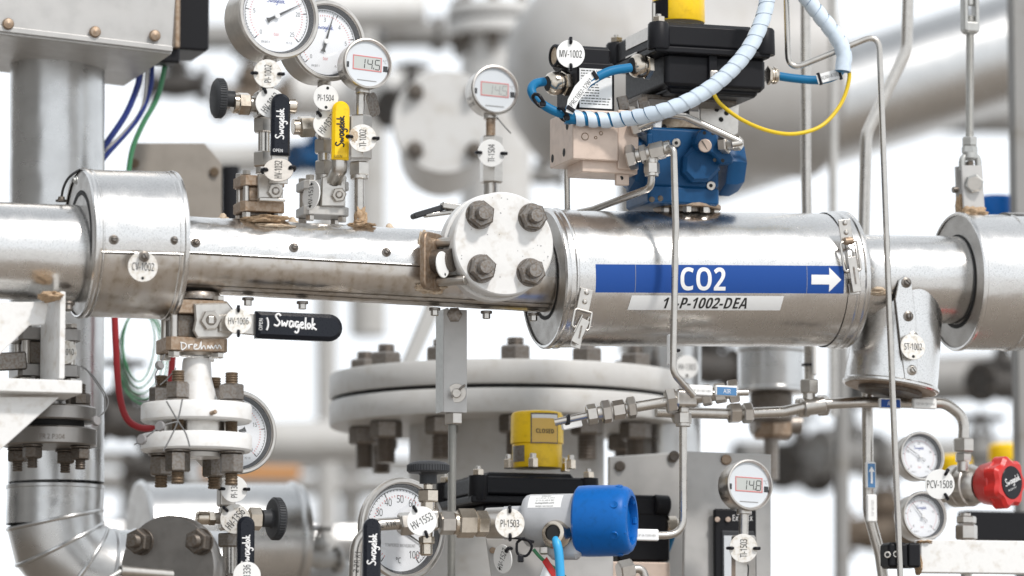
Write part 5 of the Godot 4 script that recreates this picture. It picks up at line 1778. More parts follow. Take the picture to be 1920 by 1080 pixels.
	for a in [200, 245, 320, 20]:
		var t := deg_to_rad(a)
		var c := A(1007, 882) + Vector3(cos(t), 0, -sin(t)) * 68
		hexn("screw", "nickel", c, c + up * 18, 10)
		cyl("screw_end", "steel", c + up * 17, c + up * 27, 6, 1)
	txt("lettering", "CLOSED", "ink", A(1022, 808, 51.6), 8, 0.9, -1, Basis(), true)
	begin("valve_positioner", "second black positioner housing, blurred, right of the bright blue cap", "positioner", 1200, 990, -0.14)
	blk("housing", "black", A(1208, 990, 0) - z * 60, Vector3(104, 124, 120), 4)
	blk("cover", "black", A(1196, 950, 4) - z * 60, Vector3(120, 36, 118), 6)
	cyl("sight_tube", "black", A(1226, 946, 2), A(1253, 948, 2), 19, 2)
	cyl("gland", "nickel", A(1248, 985, 0), A(1268, 985, 0), 18, 3)
	blk("bracket", "tan", A(1190, 1085, 0), Vector3(120, 60, 60), 2)
	hose("signal_cable", "blurred blue cable below the second positioner", "cable", [1262, 984, -60, 1256, 1010, -62, 1244, 1040, -62, 1230, 1060, -64], -0.13, 9, "cable_blue")
	begin("tube_fitting", "blurred elbow fitting with bent tube at the bottom, right of the blue cap", "fitting", 1180, 1070, -0.04)
	hexn("nut", "steel", A(1160, 1072), A(1186, 1066), 20)
	rod("tube", "tubing", [A(1180, 1068), A(1204, 1066), A(1212, 1090), A(1212, 1140)], 8, 14)


func manifold() -> void:
	var z := Vector3(0, 0, 1)
	begin("tube_fitting", "row of stainless hex fittings sloping up to the tube tee under the vessel", "fitting", 1200, 765, 0.02)
	var a := A(1100, 778, -20)
	var b := A(1300, 745, 30)
	var d := (b - a)
	cyl("tube", "tubing", a + d * 0.3, b, 10, 0.5)
	cyl("nipple", "steel", a, a + d * 0.34, 13, 1)
	for s in [[0.0, 0.1, 19], [0.14, 0.23, 22], [0.24, 0.36, 18], [0.38, 0.46, 21], [0.74, 0.84, 24]]:
		hexn("nut", "steel", a + d * s[0], a + d * s[1], s[2], s[0] * 9)
	blk("tee", "steel", b - d * 0.08, Vector3(46, 34, 34), 6)
	var e := Vector3(1, 0.16, 0.45).normalized()
	for s in [[16, 34, 26], [40, 62, 24], [66, 86, 27]]:
		hexn("nut", "steel", b + e * s[0], b + e * s[1], s[2] * 0.8, s[0])
	cyl("run", "steel", b, b + e * 80, 13, 1)
	var t := A(1281, 764, 24)
	cyl("branch", "steel", t, t + Vector3(0, -16, 0), 11, 1)
	hexn("branch_nut", "steel", A(1281, 773, 24), A(1281, 795, 24), 16)
	cyl("branch_collar", "steel", A(1281, 793, 24), A(1281, 800, 24), 14, 1)
	tube_thing("instrument_tube", "thin tube dropping from the tee and bending left to a labelled end", "tube", [1281, 796, 0, 1281, 1003, 0, 1176, 1005, 0], 0.03, 7.2, 36)
	make_marker("white tube label at the low bend right of the bright blue cap", 1210, 1003, 0.038, 52, 22, "1/4\"-IA-1508-HBX", "label", 0)
	tube_thing("instrument_tube", "small tube stub carrying the AIR label above the fittings", "tube", [1284, 722, 0, 1310, 738, 4, 1402, 736, 10], 0.06, 6, 14)
	make_marker("white tube label beside the blue AIR label", 1313, 732, 0.072, 48, 20, "1/4\"-IA-1507-HBX", "label", -1)
	make_marker("small blue label reading AIR on the tube stub", 1361, 733, 0.072, 44, 20, "AIR", "label_air", -1)
	make_marker("white tag strip tied to the straight tube under the vessel's lower edge", 1257, 656, 0.075, 12, 58, "", "label", 0)
	blk("cable_tie", "black_shiny", Vector3(8, -1, 2), Vector3(20, 6, 12), 2)
	tube_thing("instrument_tube", "thin tube with a black tie between the yellow indicator and the fittings", "tube", [1040, 792, -40, 1104, 778, -20], 0.02, 7, 0)
	blk("cable_tie", "black_shiny", A(1064, 787, -30), Vector3(6, 20, 20), 2)
	make_marker("blurred white tube label right of the yellow CLOSED indicator", 1072, 797, -0.03, 40, 14, "", "label", 12)

	tube_thing("air_line", "long tube running right along the fittings and bending down to the regulator", "tube", [1230, 772, -40, 1370, 776, -30, 1470, 772, -20, 1530, 758, -10, 1620, 754, 0, 1772, 756, 0, 1808, 782, 0, 1806, 836, 0], -0.02, 10.5, 46)
	for s in [[1262, 1284], [1366, 1388], [1392, 1410], [1494, 1516], [1532, 1552]]:
		var y := 775.0 - maxf(0, (s[0] - 1400) * 0.11)
		hexn("nut", "steel", A(s[0], y, -26), A(s[1], y - 1, -24), 20, s[0])
	cyl("tee_body", "steel", A(1505, 764, -14), A(1545, 758, -12), 17, 2)
	hexn("branch_nut", "steel", A(1517, 738, -14), A(1517, 712, -14), 19)
	cyl("branch", "steel", A(1517, 760, -14), A(1517, 736, -14), 12, 1)
	make_marker("blurred blue label on the long tube below the strainer leg", 1668, 756, 0.0, 44, 20, "AIR", "label_blue", 0)
	make_marker("white label on the long tube right of the strainer leg", 1733, 757, 0.0, 48, 20, "1/2\"-IA-1501-HBX", "label", 0)


func make_marker(label: String, px: float, py: float, k: float, w: float, h: float, text: String, m: String, roll: float) -> void:
	begin("tube_label", label, "label", px, py, k, "clip-on labels on the tubes", YAW, roll)
	var o := blk("carrier", "tag", Vector3(0, 0, 0), Vector3(w, h, 10), 2.5)
	if m == "label_air" or m == "label_blue":
		blk("insert", m, Vector3(0, -1, 5.2), Vector3(w - 5, h - 5, 1), 0.3)
	if text:
		txt("lettering", text, "ink_white" if m != "label" else "ink_faint", Vector3(0, -1, 6.2), 8.0 if text.length() < 5 else 4.2, 0.85)


# ---------- right-hand side ----------
func right_side() -> void:
	manifold()
	var z := Vector3(0, 0, 1)
	var up := Vector3.UP
	tube_thing("riser_tube", "straight upright steel tube passing behind the right end of the vessel", "tube", [1510, -60, 0, 1511, 300, 0, 1518, 712, 0], -0.16, 9.5, 0)
	blk("cable_tie", "black_shiny", A(1517, 684, 6), Vector3(24, 5, 18), 1)
	make_marker("white strip label on the straight riser under the vessel", 1527, 676, -0.15, 8, 56, "", "label", 0)
	tube_thing("instrument_tube", "very long thin tube angling down across the right pipe to the black clamp", "tube", [1473, -60, -40, 1478, 133, -40, 1648, 63, 10, 1668, 600, 12, 1690, 1130, 8], 0.055, 5.8, 22)
	tube_thing("riser_tube", "thick steel riser with a slanting offset behind the thin tube", "tube", [1704, -60, 0, 1700, 94, 0, 1624, 252, 0, 1619, 470, 0, 1622, 600, 0], -0.14, 11, 70)
	tube_thing("riser_tube", "steel riser with blue arrow label left of the two small gauges", "tube", [1626, 700, 0, 1628, 960, 0, 1650, 1040, 0, 1664, 1140, 0], -0.05, 10.5, 70)
	make_marker("blue label with a white arrow pointing up on the riser", 1632, 891, -0.035, 20, 50, "", "label_air", 0)
	ext("arrow", "ink_white", [-2, -16, 2, -16, 2, 6, 6, 6, 0, 16, -6, 6, -2, 6], Vector3(0, 0, 6.6), 0.6, 0.1)
	make_marker("white upright label below the blue arrow label on the riser", 1634, 953, -0.035, 20, 52, "", "label", 0)
	txt("lettering", "1/2\"-IA-1501", "ink_faint", Vector3(0, 0, 6), 5, 0.8, 90)

	begin("rod_hanger", "threaded rod hanger with clevis bracket standing on the wide right jacket", "hanger", 1818, 400, -0.01)
	thread("rod", "zinc", A(1818, 268, 0), A(1819, 30, 0), 8, 3.2)
	blk("turnbuckle_side", "zinc", A(1808, 22, 0), Vector3(9, 76, 22), 3)
	blk("turnbuckle_side", "zinc", A(1829, 22, 0), Vector3(9, 76, 22), 3)
	blk("turnbuckle_end", "zinc", A(1819, 52, 0), Vector3(30, 24, 26), 5)
	cyl("upper_rod", "zinc", A(1819, -60, 0), A(1819, 10, 0), 7, 0.5)
	hexn("lock_nut", "zinc", A(1818, 274, 0), A(1818, 258, 0), 15)
	hexn("lock_nut", "zinc", A(1818, 288, 0), A(1818, 274, 0), 15, 0.5)
	rod("eye_fork", "zinc", bend([A(1804, 320, 0), A(1804, 292, 0), A(1834, 292, 0), A(1834, 320, 0)], 14), 6.5)
	cyl("eye_boss", "zinc", A(1819, 300, 0), A(1819, 284, 0), 14, 3)
	blk("eye_tongue", "bolt_dark", A(1818, 325, 0), Vector3(12, 46, 16), 2)
	plate("cheek", "panel", [1803, 310, 1842, 310, 1847, 400, 1808, 400], 22, 6, 1)
	plate("cheek", "panel", [1792, 312, 1832, 312, 1840, 404, 1795, 404], -22, 6, 1)
	hexn("bolt", "zinc", A(1827, 344, 22), A(1827, 344, 36), 18, 0.5)
	cyl("bolt_face", "steel", A(1827, 344, 35), A(1827, 344, 37), 13, 0.5)
	cyl("bolt_end", "bolt", A(1786, 356, -22), A(1796, 356, -22), 6, 1)
	lump("sealant", "foam", A(1826, 400, 20), Vector3(26, 13, 20), 0.4, 44)
	lump("sealant", "foam", A(1800, 396, -10), Vector3(7, 30, 14), 0.4, 45)

	make_dial("pressure_gauge", "upper small pressure gauge beside the regulator, needle pointing up left", 1729, 855, -0.02, 46, 40, 145.0, [0, 10, 20, 30, 40], 225, -270, 22, 4)
	make_dial("pressure_gauge", "lower small pressure gauge beside the regulator", 1734, 967, -0.02, 46, 46, 128.0, [0, 4, 8, 12, 16], 225, -270, 22, 4)
	begin("pressure_regulator", "silver pressure regulator body with a fluted red hand knob at the right edge", "regulator", 1830, 908, -0.02, "", -44)
	var x := Vector3(1, 0, 0)
	lat("body", "steel", A(1790, 912), x, [0, -8, 34, -8, 40, 0, 40, 18, 36, 20, 36, 24, 40, 27, 40, 40, 37, 42, 37, 46, 34, 56, 30, 62, 0, 62], 44)
	blk("gauge_block", "steel", A(1784, 912) - x * 16, Vector3(30, 60, 50), 8)
	var kc := A(1844, 908)
	var poly := []
	for i in 84:
		var t := TAU * i / 84
		poly.append_array([(46 + 3.8 * cos(7 * t)) * cos(t), (46 + 3.8 * cos(7 * t)) * sin(t)])
	var kb := Basis(Vector3(0, 0, -1), up, x)
	ext("hand_knob", "red", poly, kc + x * 66, 36, 6, kb)
	cyl("knob_skirt", "red", kc + x * 2, kc + x * 44, 38, 3, 45, 48)
	cyl("knob_badge", "black_shiny", kc + x * 65, kc + x * 67.5, 31, 1)
	script_word(kc + x * 68 + up * 3, 7.6, 20, "ink_white", kb)
	txt("lettering", "Back pressure", "ink_white", kc + x * 68 + up * -12, 5, 0.8, 20, kb)
	begin("tube_fitting", "hex tube fitting on top of the silver regulator", "fitting", 1806, 850, -0.02)
	hexn("nut", "steel", A(1806, 848), A(1806, 822), 21)
	hexn("adapter", "steel", A(1806, 866), A(1806, 850), 16)
	cyl("neck", "steel", A(1806, 884), A(1806, 862), 11, 1)
	begin("tube_fitting", "hex tube fitting below the silver regulator, above the white beam", "fitting", 1812, 985, -0.02)
	cyl("neck", "steel", A(1810, 962), A(1810, 978), 10, 1)
	hexn("adapter", "steel", A(1812, 968), A(1812, 982), 19)
	hexn("nut", "steel", A(1812, 984), A(1812, 1012), 21)
	cyl("tube", "tubing", A(1812, 1010), A(1812, 1130), 11, 0.5)
	make_tag(1762, 908, 0.03, "PCV-1508", "round white tag reading PCV-1508 between the two small gauges and the regulator", 0, [60.0, -62.0], 56, 6)
	begin("support_beam", "white painted flat beam with rusty cut end at the bottom right", "beam", 1830, 1042, 0.03)
	blk("beam", "white_paint", A(1850, 1044, 0) - z * 16, Vector3(268, 62, 32), 2, Basis(Vector3.BACK, 0.006))
	lump("rust_patch", "foam", A(1722, 1060, -4), Vector3(5, 18, 14), 0.3, 51)
	lump("rust_patch", "foam", A(1734, 1016, -4), Vector3(16, 3, 10), 0.4, 52)
	begin("tube_clamp", "black plastic tube clamp with two screws at the white beam's end", "clamp", 1690, 1042, 0.04)
	blk("front_half", "black", A(1676, 1042, 12), Vector3(40, 48, 46), 6)
	blk("rear_half", "black", A(1706, 1042, 4), Vector3(26, 46, 46), 4)
	for s in [[1664, 1040], [1680, 1039]]:
		cyl("screw", "steel", A(s[0], s[1], 34), A(s[0], s[1], 37), 6.5, 1)
		cyl("socket", "gasket", A(s[0], s[1], 36.6), A(s[0], s[1], 37.4), 3.6, 0.1)
	make_digital("near digital thermometer reading 14.8 before the grey panel at the bottom", 1406, 909, 0.0, 48, "14.8", 46, 25, 3, -2)
	begin("thermometer_stem", "stem and coupling under the thermometer reading 14.8", "stem", 1392, 1000, -0.01)
	cyl("stem", "tubing", A(1395, 956), A(1394, 1005), 9, 0.5)
	hexn("coupling", "steel", A(1394, 1120), A(1394, 1004), 23, 0.5)
	rod("scratch", "ink", flow([A(1402, 1058, 23), A(1403, 1068, 23), A(1401, 1100, 23)], 4), 1.4)
	make_tag(1394, 1028, 0.02, "TI-1503", "round white tag reading TI-1503 under the thermometer reading 14.8", 90, [180.0, 0.0], 54, 8)
	begin("control_panel", "pale grey metal panel behind the thermometer reading 14.8", "panel", 1366, 960, -0.1)
	plate("front_sheet", "panel", [1286, 846, 1446, 852, 1446, 1180, 1280, 1180], 0, 10, 2)
	cyl("panel_screw", "flange_brown", A(1362, 862, 0), A(1362, 862, 8), 10, 2)
	cyl("panel_screw", "bolt_dark", A(1264, 855, -30), A(1264, 855, -24), 10, 2)
	begin("panel_instrument", "black framed instrument set into the pale grey panel", "instrument", 1380, 1020, -0.095)
	blk("frame", "black", A(1378, 1080, 4), Vector3(84, 250, 12), 3)
	blk("bezel", "knob", A(1384, 1100, 11), Vector3(66, 210, 6), 3)
	blk("screen", "lcd_face", A(1384, 1104, 14.5), Vector3(56, 198, 1.5), 0.5)
	for s in [1345, 1365]:
		cyl("button", "tan", A(s, 974, 10), A(s, 974, 16), 5, 1)
	for s in [1379, 1406]:
		txt("mark", "Ex", "ink_white", A(s, 971, 11), 11, 0.8)
	begin("control_panel", "larger blurred grey panel with dark bolts behind the bright blue cap", "panel", 1220, 940, -0.25)
	plate("front_sheet", "panel", [1142, 856, 1300, 846, 1300, 1180, 1142, 1180], 0, 10, 2)
	for s in [[1163, 874], [1262, 858]]:
		cyl("bolt", "bolt_dark", A(s[0], s[1], 0), A(s[0], s[1], 9), 10, 2)


# ---------- the blurred plant behind ----------
func pipe_of(called: String, label: String, cat: String, pix: Array, k: float, r: float, m: String, group := "") -> Node3D:
	begin(called, label, cat, pix[0], pix[1], k, group)
	skin("shell", m, A(pix[0], pix[1], pix[2]), A(pix[3], pix[4], pix[5]), r, r, 0.6, 0, TAU, 3, null, 12)
	return T


func back_flange(label: String, px: float, py: float, k: float, r: float, dir: Vector3, m: String, thick: float, bolts: int, br: float, tail: float, pair := true, neck := 0.62, bm := "bolt_dark") -> void:
	# a bolted flange seen along or across its axis, with the pipe behind it
	begin("bolted_flange", label, "flange", px, py, k)
	dir = dir.normalized()
	var c := Vector3()
	lat("disc", m, c, dir, [0, -thick, r - 2, -thick, r, -thick + 3, r, -3, r - 2, 0, 0, 0], 64)
	if pair:
		lat("gasket", "gasket", c - dir * (thick + 8), dir, [0, 0, r * 0.97, 0, r * 0.97, 8, 0, 8], 48)
		lat("disc", m, c - dir * (thick + 8), dir, [0, -thick, r - 2, -thick, r, -thick + 3, r, -3, r - 2, 0, 0, 0], 64)
	cyl("pipe", m, c - dir * tail, c - dir * thick * 0.5, r * neck, 1, -1, 48)
	var x := along(c, dir)
	var under := thick * (2.0 if pair else 1.0) + (8 if pair else 0)
	for i in bolts:
		var a := TAU * (i + 0.5) / bolts
		var w := x.basis * Vector3(cos(a), 0, sin(a)) * r * 0.8
		hexn("nut", bm, w, w + dir * br * 1.0, br)
		thread("stud", bm, w + dir * br * 0.9, w + dir * br * 1.5, br * 0.55, 6)
		hexn("nut", bm, w - dir * under, w - dir * (under + br * 1.1), br)
		thread("stud", bm, w - dir * (under + br), w - dir * (under + br * 2.6), br * 0.6, 6)


func back_valve(label: String, px: float, py: float, k: float, s: float, m: String, wheel: String, turn := 0.0) -> void:
	# a gate valve: body between two flanges, bonnet, yoke and hand wheel
	begin("gate_valve", label, "valve", px, py, k, "", YAW + turn)
	var x := Vector3(1, 0, 0)
	var up := Vector3.UP
	lat("body", m, x * -1.1 * s, x, [0, 0, 0.42 * s, 0, 0.5 * s, 0.6 * s, 0.58 * s, 1.1 * s, 0.5 * s, 1.6 * s, 0.42 * s, 2.2 * s, 0, 2.2 * s], 32)
	for t in [-1.1, 1.1]:
		lat("flange", m, x * t * s, x, [0, -0.12 * s, 0.74 * s, -0.12 * s, 0.74 * s, 0.12 * s, 0, 0.12 * s], 40)
		for i in 6:
			var a := TAU * i / 6
			var w := Vector3(t * s, cos(a) * 0.6 * s, sin(a) * 0.6 * s)
			cyl("bolt", "bolt_dark", w - x * 0.25 * s, w + x * 0.25 * s, 0.09 * s, 1)
	lat("bonnet", m, Vector3(), up, [0.4 * s, 0, 0.4 * s, 0.6 * s, 0.6 * s, 0.62 * s, 0.6 * s, 0.84 * s, 0.3 * s, 0.9 * s, 0.2 * s, 1.3 * s, 0, 1.3 * s], 32)
	cyl("stem", "bolt", up * 1.2 * s, up * 1.9 * s, 0.08 * s, 1)
	for a in [-0.28, 0.28]:
		rod("yoke", m, [Vector3(a * 1.3, 0.85, 0) * s, Vector3(a, 1.3, 0) * s, Vector3(a * 0.4, 1.6, 0) * s], 0.07 * s)
	var rim := []
	for i in 33:
		rim.append(up * 1.65 * s + Vector3(cos(TAU * i / 32), 0, sin(TAU * i / 32)) * 0.62 * s)
	rod("hand_wheel", wheel, rim, 0.07 * s)
	for i in 4:
		var a := PI / 2 * i + 0.4
		rod("spoke", wheel, [up * 1.65 * s, up * 1.65 * s + Vector3(cos(a), 0, sin(a)) * 0.62 * s], 0.05 * s)


func background() -> void:
	var z := Vector3(0, 0, 1)
	var up := Vector3.UP
	# top left: column, cabinet, cables
	begin("clad_column", "thick upright clad pipe at the left, bending right at the bottom in segments", "pipe", 107, 500, -0.34)
	skin("shell", "clad_back", A(105, 905), A(108, 40), 89, 89, 1.4, 0, TAU, 61)
	lat("bead", "clad_back", A(104, 914), up, [88, -5, 92, -3, 92, 3, 88, 5], 64)
	skin("elbow_segment", "clad_back", A(104, 915), A(102, 985), 90, 90, 0.8, 0, TAU, 62)
	var pts := [A(103, 975), A(112, 1020), A(146, 1062), A(196, 1082), A(250, 1084)]
	var em := mb()
	em.tube(pts, 90, 56, false)
	put("elbow", em, "clad_back")
	for i in range(0, 5):
		var d: Vector3 = (pts[mini(i + 1, 4)] - pts[maxi(i - 1, 0)]).normalized()
		lat("bead", "clad_back", pts[i], d, [88, -5, 92, -3, 93, 0, 92, 3, 88, 5], 64)
	skin("run", "clad_back", A(245, 1084), A(420, 1084), 90, 88, 0.8, 0, TAU, 67)
	begin("junction_cabinet", "pale grey steel cabinet with three screws in the top left corner", "cabinet", 160, 30, -0.2, "", YAW, -3.5)
	var cf := A(130, 16, 0)
	blk("box", "panel", cf - z * 190 + up * 30, Vector3(404, 190, 380), 3)
	blk("lower_flange", "panel", cf + up * -54 + z * 2, Vector3(404, 12, 8), 2)
	for s in [[15, 45], [178, 60], [290, 67]]:
		lat("cover_screw", "flange_brown", A(s[0], s[1], 6), z, [0, 0, 11, 0, 11, 3, 9, 6, 0, 8], 24)
	begin("dark_enclosure", "dark slate enclosure beside the pale cabinet, with a black gland below", "enclosure", 352, 45, -0.36)
	blk("box", "black", A(362, 20, 0) - z * 60, Vector3(64, 150, 120), 4)
	blk("edge_trim", "flange_brown", A(326, 30, 10), Vector3(10, 130, 60), 2)
	blk("gland_plate", "black", A(305, 106, 0), Vector3(56, 30, 50), 4)
	for s in [["navy cable sweeping down left from the black gland", "cable_navy", [263, 122, 0, 258, 160, 0, 236, 214, 0, 200, 268, 0, 180, 300, 0], 6], ["second navy cable below the black gland", "cable_navy", [285, 112, 0, 282, 165, 0, 258, 222, 0, 200, 290, 0, 186, 310, 0], 5],
			["green cable running down from the black gland to the brown plate", "cable_green", [310, 116, 0, 296, 180, 0, 268, 232, 0, 248, 280, 0, 240, 330, 0], 5], ["pale grey cable among the navy cables", "panel", [276, 120, 0, 268, 200, 0, 232, 250, 0, 196, 282, 0], 4]]:
		hose("signal_cable", s[0], "cable", s[2], -0.38, s[3], s[1])
	begin("angle_plate", "blurred brownish steel plate with cut corner behind the clad jacket", "plate", 330, 335, -0.5)
	plate("plate", "panel_brown", [250, 268, 384, 268, 416, 306, 416, 420, 240, 420], 0, 12, 1)
	cyl("bolt", "bolt_rust", A(252, 306, 0), A(252, 306, 8), 9, 1)
	cyl("bolt", "bolt_rust", A(402, 322, 0), A(402, 322, 8), 9, 1)
	pipe_of("black_duct", "blurred black duct between the brown plate and brown valve", "duct", [432, 312, 0, 432, 440, 0], -0.7, 18, "black")
	hose("signal_cable", "dark red cable hanging behind the clad jacket at left", "cable", [214, 560, 0, 217, 640, 0, 224, 740, 0, 244, 792, 0, 290, 798, 0, 316, 730, 0, 324, 660, 0, 326, 600, 0], -0.3, 6.5, "cable_red")
	begin("wire_coil", "loose coil of thin green wires behind the white flange pair", "cable", 268, 650, -0.48)
	for i in 5:
		var ring := []
		for j in 25:
			var a := TAU * j / 24 + i
			ring.append(Vector3((30 + i * 5) * cos(a) + i * 3 - 8, (66 + i * 7) * sin(a) - i * 4, 12 * sin(a * 2 + i)))
		rod("strand", "cable_green", ring, 1.5)
	# middle
	back_flange("big blurred flange pair across the middle, behind the hanger channel", 950, 706, -0.49, 332, Vector3(0, 1, 0), "flange_pale", 44, 12, 30, 470, true, 0.55, "bolt")
	begin("steel_post", "blurred white upright post above the big flange", "post", 792, 600, -0.7)
	plate("diagonal", "back_white", [752, 690, 772, 700, 822, 590, 806, 560], 0, 18, 2)
	pipe_of("clad_column", "blurred upright clad pipe under the CO2 vessel with a white plate", "pipe", [1252, 620, 0, 1252, 900, 0], -0.42, 62, "clad_back")
	make_tag(1288, 688, -0.3, "HV-1303", "round blurred white plate on the upright pipe under the vessel", 0, [], 44, 10, 0, false, [-90.0])
	begin("clad_jacket", "blurred clad cap end with beads under the vessel, right of centre", "cladding", 1446, 690, -0.4)
	lat("shell", "clad_back", A(1446, 738), up, [0, 0, 62, 0, 68, 3, 68, 9, 62, 12, 62, 76, 66, 79, 66, 84, 62, 87, 62, 110, 0, 110], 56)
	cyl("stem", "bolt_dark", A(1446, 790), A(1446, 738), 40, 2)
	begin("pipe_assembly", "blurred brown pipe fittings hanging below the clad cap", "fitting", 1448, 800, -0.45)
	hexn("hex", "flange_brown", A(1448, 822), A(1448, 786), 40)
	cyl("pipe", "bolt", A(1446, 900), A(1446, 815), 14, 1)
	cyl("cross_pipe", "bolt", A(1410, 798), A(1500, 796), 18, 1)
	lump("label_tag", "tag", A(1452, 766, 30), Vector3(12, 26, 4), 0.1, 3)
	# upper middle
	back_flange("blurred white blind flange with dark bolts left of the faint thermometer", 834, 228, -1.0, 98, Vector3(-0.3, 0.0, 1.0), "flange_pale", 46, 4, 17, 420, false, 0.85)
	back_flange("blurred white nozzle flange at the top edge", 930, 14, -1.7, 92, Vector3(0, 1, 0), "flange_pale", 26, 8, 13, 520, true, 0.72)
	begin("storage_vessel", "large blurred white horizontal vessel behind the positioner", "vessel", 1090, 130, -1.3)
	var va := A(1040, 140, 0)
	lat("shell", "vessel_paint", va + Vector3(-8, 0, 0), Vector3(1, 0.04, 0), [0, -76, 50, -72, 112, -52, 160, -12, 184, 40, 190, 84, 192, 90, 190, 96, 190, 520, 0, 520], 64)
	cyl("nozzle", "vessel_paint", va + Vector3(190, -60, 0), va + Vector3(190, -520, 0), 60, 2)
	begin("clad_duct", "wide blurred grey duct slanting behind the risers at upper right", "duct", 1650, 190, -1.9)
	skin("shell", "clad_back", A(1290, 285, -60), A(2060, 40, 60), 108, 108, 1, 0, TAU, 71)
	pipe_of("clad_duct", "flat blurred grey beam low behind the slanting duct", "duct", [1560, 212, 0, 1960, 220, 0], -2.4, 34, "back_grey")
	back_valve("blurred dark valve behind the threaded rod hanger", 1770, 212, -2.2, 44, "back_dark", "back_dark", 20)
	begin("steel_post", "blurred grey steel post at the right edge behind the rod hanger", "post", 1912, 300, -0.45)
	blk("post", "back_grey", A(1914, 300, 0), Vector3(36, 1900, 30), 2)
	begin("blue_cap", "blurred blue cap behind the wide jacket at the right", "cap", 1868, 390, -0.5)
	lat("cap", "blue_lid", A(1868, 430), up, [0, 0, 32, 0, 34, 3, 34, 56, 30, 62, 0, 63], 32)
	# far plant, all soft
	for s in [[690, 150, -2.6, 34, "back_white", "tall blurred white upright pipe behind the two gauges"], [612, 640, -2.6, 20, "back_white", "blurred white upright pipe below the middle pipe"], [1562, 300, -0.7, 8, "tubing", "slim blurred upright tube right of the straight riser"], [1578, 900, -0.9, 14, "back_grey", "slim blurred upright pipe left of the arrow label riser"]]:
		pipe_of("upright_pipe", s[5], "pipe", [s[0], s[1] - 480, 0, s[0], s[1] + 480, 0], s[2], s[3], s[4])
	pipe_of("clad_pipe", "blurred white horizontal vessel end behind the right-pointing needle knob", "vessel", [262, 1010, 0, 560, 1010, 0], -0.55, 104, "clad_back")
	cyl("end_plate", "clad_end", A(258, 1010), A(263, 1010), 103, 1, -1, 56)
	lat("rolled_edge", "clad_back", A(262, 1010), Vector3(1, 0, 0), [102, -5, 107, -4, 110, 0, 107, 5, 103, 6], 56)
	lat("rolled_edge", "clad_back", A(545, 1010), Vector3(1, 0, 0), [102, -5, 107, -4, 110, 0, 107, 5, 103, 6], 56)
	pipe_of("clad_pipe", "blurred pale pipe low behind the big flange", "pipe", [420, 830, 0, 700, 825, 0], -2.2, 40, "back_white")
	pipe_of("orange_pipe", "blurred orange pipe below the half hidden gauge", "pipe", [380, 886, 0, 560, 888, 0], -2.6, 13, "orange_blur")
	back_valve("blurred dark valve behind the red cable", 230, 790, -1.6, 66, "back_dark", "back_dark", 30)
	back_valve("blurred dark valve above the white vessel end at lower left", 290, 880, -1.8, 46, "back_dark", "back_brown", -20)
	back_valve("blurred grey valve by the black knob at lower left", 600, 1048, -0.6, 34, "valve_grey", "back_dark", 15)
	lump("insulation", "back_white", A(640, 1120, -60), Vector3(110, 70, 60), 0.1, 8)
	for s in [[470, 190, -2.2, 54, "back_brown", "blurred brown valve behind the left needle valve knob"], [330, 160, -2.4, 46, "back_dark", "blurred dark valve behind the green cable"], [772, 210, -2.0, 52, "back_dark", "blurred dark valve between the thermometer and white blind flange"], [772, 60, -2.2, 48, "back_grey", "blurred grey valve high between gauge and nozzle flange"], [590, 300, -1.8, 40, "blue_paint", "blurred blue valve behind the yellow grip"], [1590, 850, -2.2, 60, "back_grey", "blurred grey valve left of the arrow label"], [1500, 880, -2.4, 60, "back_dark", "blurred dark valve right of the grey panel"], [1660, 1000, -1.9, 66, "back_brown", "blurred brown valve behind the lower small gauge"], [1880, 720, -1.4, 54, "back_dark", "blurred dark valve below the wide right jacket"], [1330, 690, -1.6, 60, "back_dark", "blurred dark valve under the vessel beside the clad cap"], [820, 330, -2.2, 36, "back_grey", "blurred grey valve left of the faint thermometer"], [1400, 300, -1.7, 44, "back_dark", "blurred dark valve right of the blue actuator"], [1840, 900, -1.8, 70, "back_grey", "blurred grey valve behind the red hand knob"], [1020, 330, -1.8, 30, "back_grey", "blurred small valve left of the tan manifold"]]:
		back_valve(s[5], s[0], s[1], s[2], s[3], s[4], "back_dark", rng.randf_range(-40, 40))
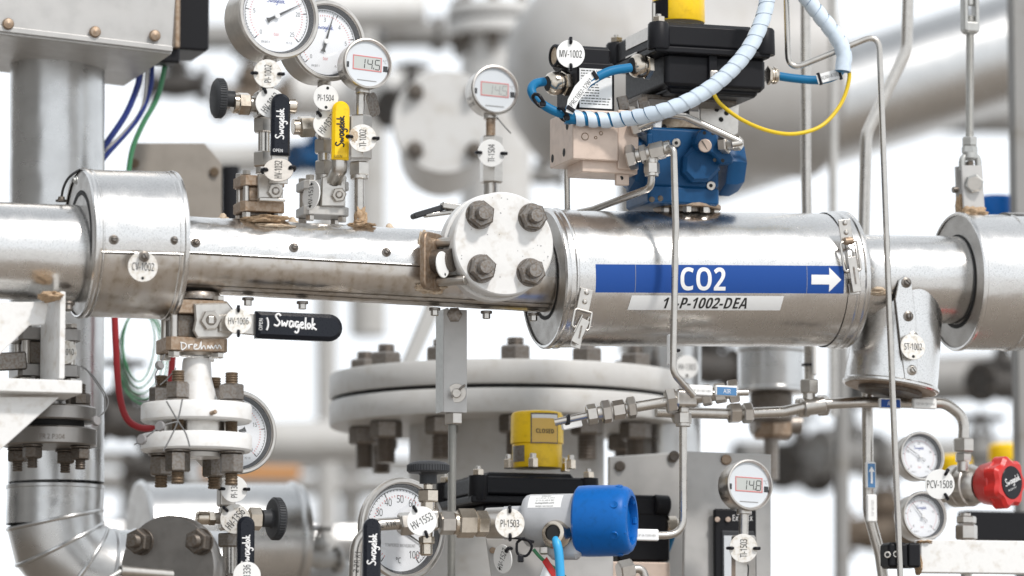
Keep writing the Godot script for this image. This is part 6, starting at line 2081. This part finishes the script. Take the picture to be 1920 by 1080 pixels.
	for s in [[540, 178, 800, 176, 800, -2.3, 44, "flange_pale", "blurred thick pale pipe behind the near digital thermometer"], [600, 20, 790, 18, 800, -2.0, 34, "flange_pale", "blurred pale pipe at the top edge between gauge and nozzle"], [1440, 560, 1620, 556, 0, -2.8, 50, "flange_pale", "blurred pale pipe behind the right end of the vessel"], [380, 300, 700, 296, 1300, -2.8, 30, "back_white", "blurred white pipe across the far upper left"], [360, 70, 860, 64, 0, -2.9, 26, "back_grey", "blurred grey pipe at the far upper left"], [1380, 860, 1960, 856, 0, -2.6, 34, "back_grey", "blurred grey pipe at the far lower right"], [1600, 720, 1960, 700, 0, -1.9, 44, "back_grey", "blurred grey pipe below the wide right jacket"]]:
		pipe_of("cross_pipe", s[8], "pipe", [s[0], s[1], 0, s[2], s[3], 0], s[5], s[6], s[7])
	for s in [[500, 930, -3.1, 36, 12, "grey", "blurred pipe rack frame far behind the half hidden gauge"]]:
		begin("pipe_rack", s[5 + 1], "pipe rack", s[0], s[1], s[2])
		var m: String = "back_white" if s[5] == "pale" else "back_grey"
		for i in 3:
			blk("post", m, Vector3(-260 + i * 230, -130, -i * 60), Vector3(s[3], 400, s[3]), 3)
		for i in 2:
			blk("beam", m, Vector3(-20, 60 - i * 190, 30), Vector3(640, s[3] * 0.9, s[3] * 0.8), 3)
		for i in 3:
			cyl("pipe", ["back_white", "back_grey", "clad_back"][i], Vector3(-400, 110 - i * 96, 60), Vector3(420, 114 - i * 96, 60), s[4] + i * 7, 1)
	begin("dark_tray", "blurred black tray behind the white beam at lower right", "tray", 1880, 990, -0.4)
	blk("tray", "black", A(1890, 988, 0), Vector3(190, 56, 40), 2)
	for s in [[1790, 872, "blurred orange-yellow cap beside the small upper gauge"], [1885, 850, "blurred yellow cap above the red hand knob"]]:
		begin("yellow_cap", s[2], "cap", s[0], s[1], -0.6)
		lat("cap", "yellow", Vector3(0, -16, 0), up, [0, 0, 30, 0, 32, 3, 32, 28, 26, 34, 0, 35], 28)
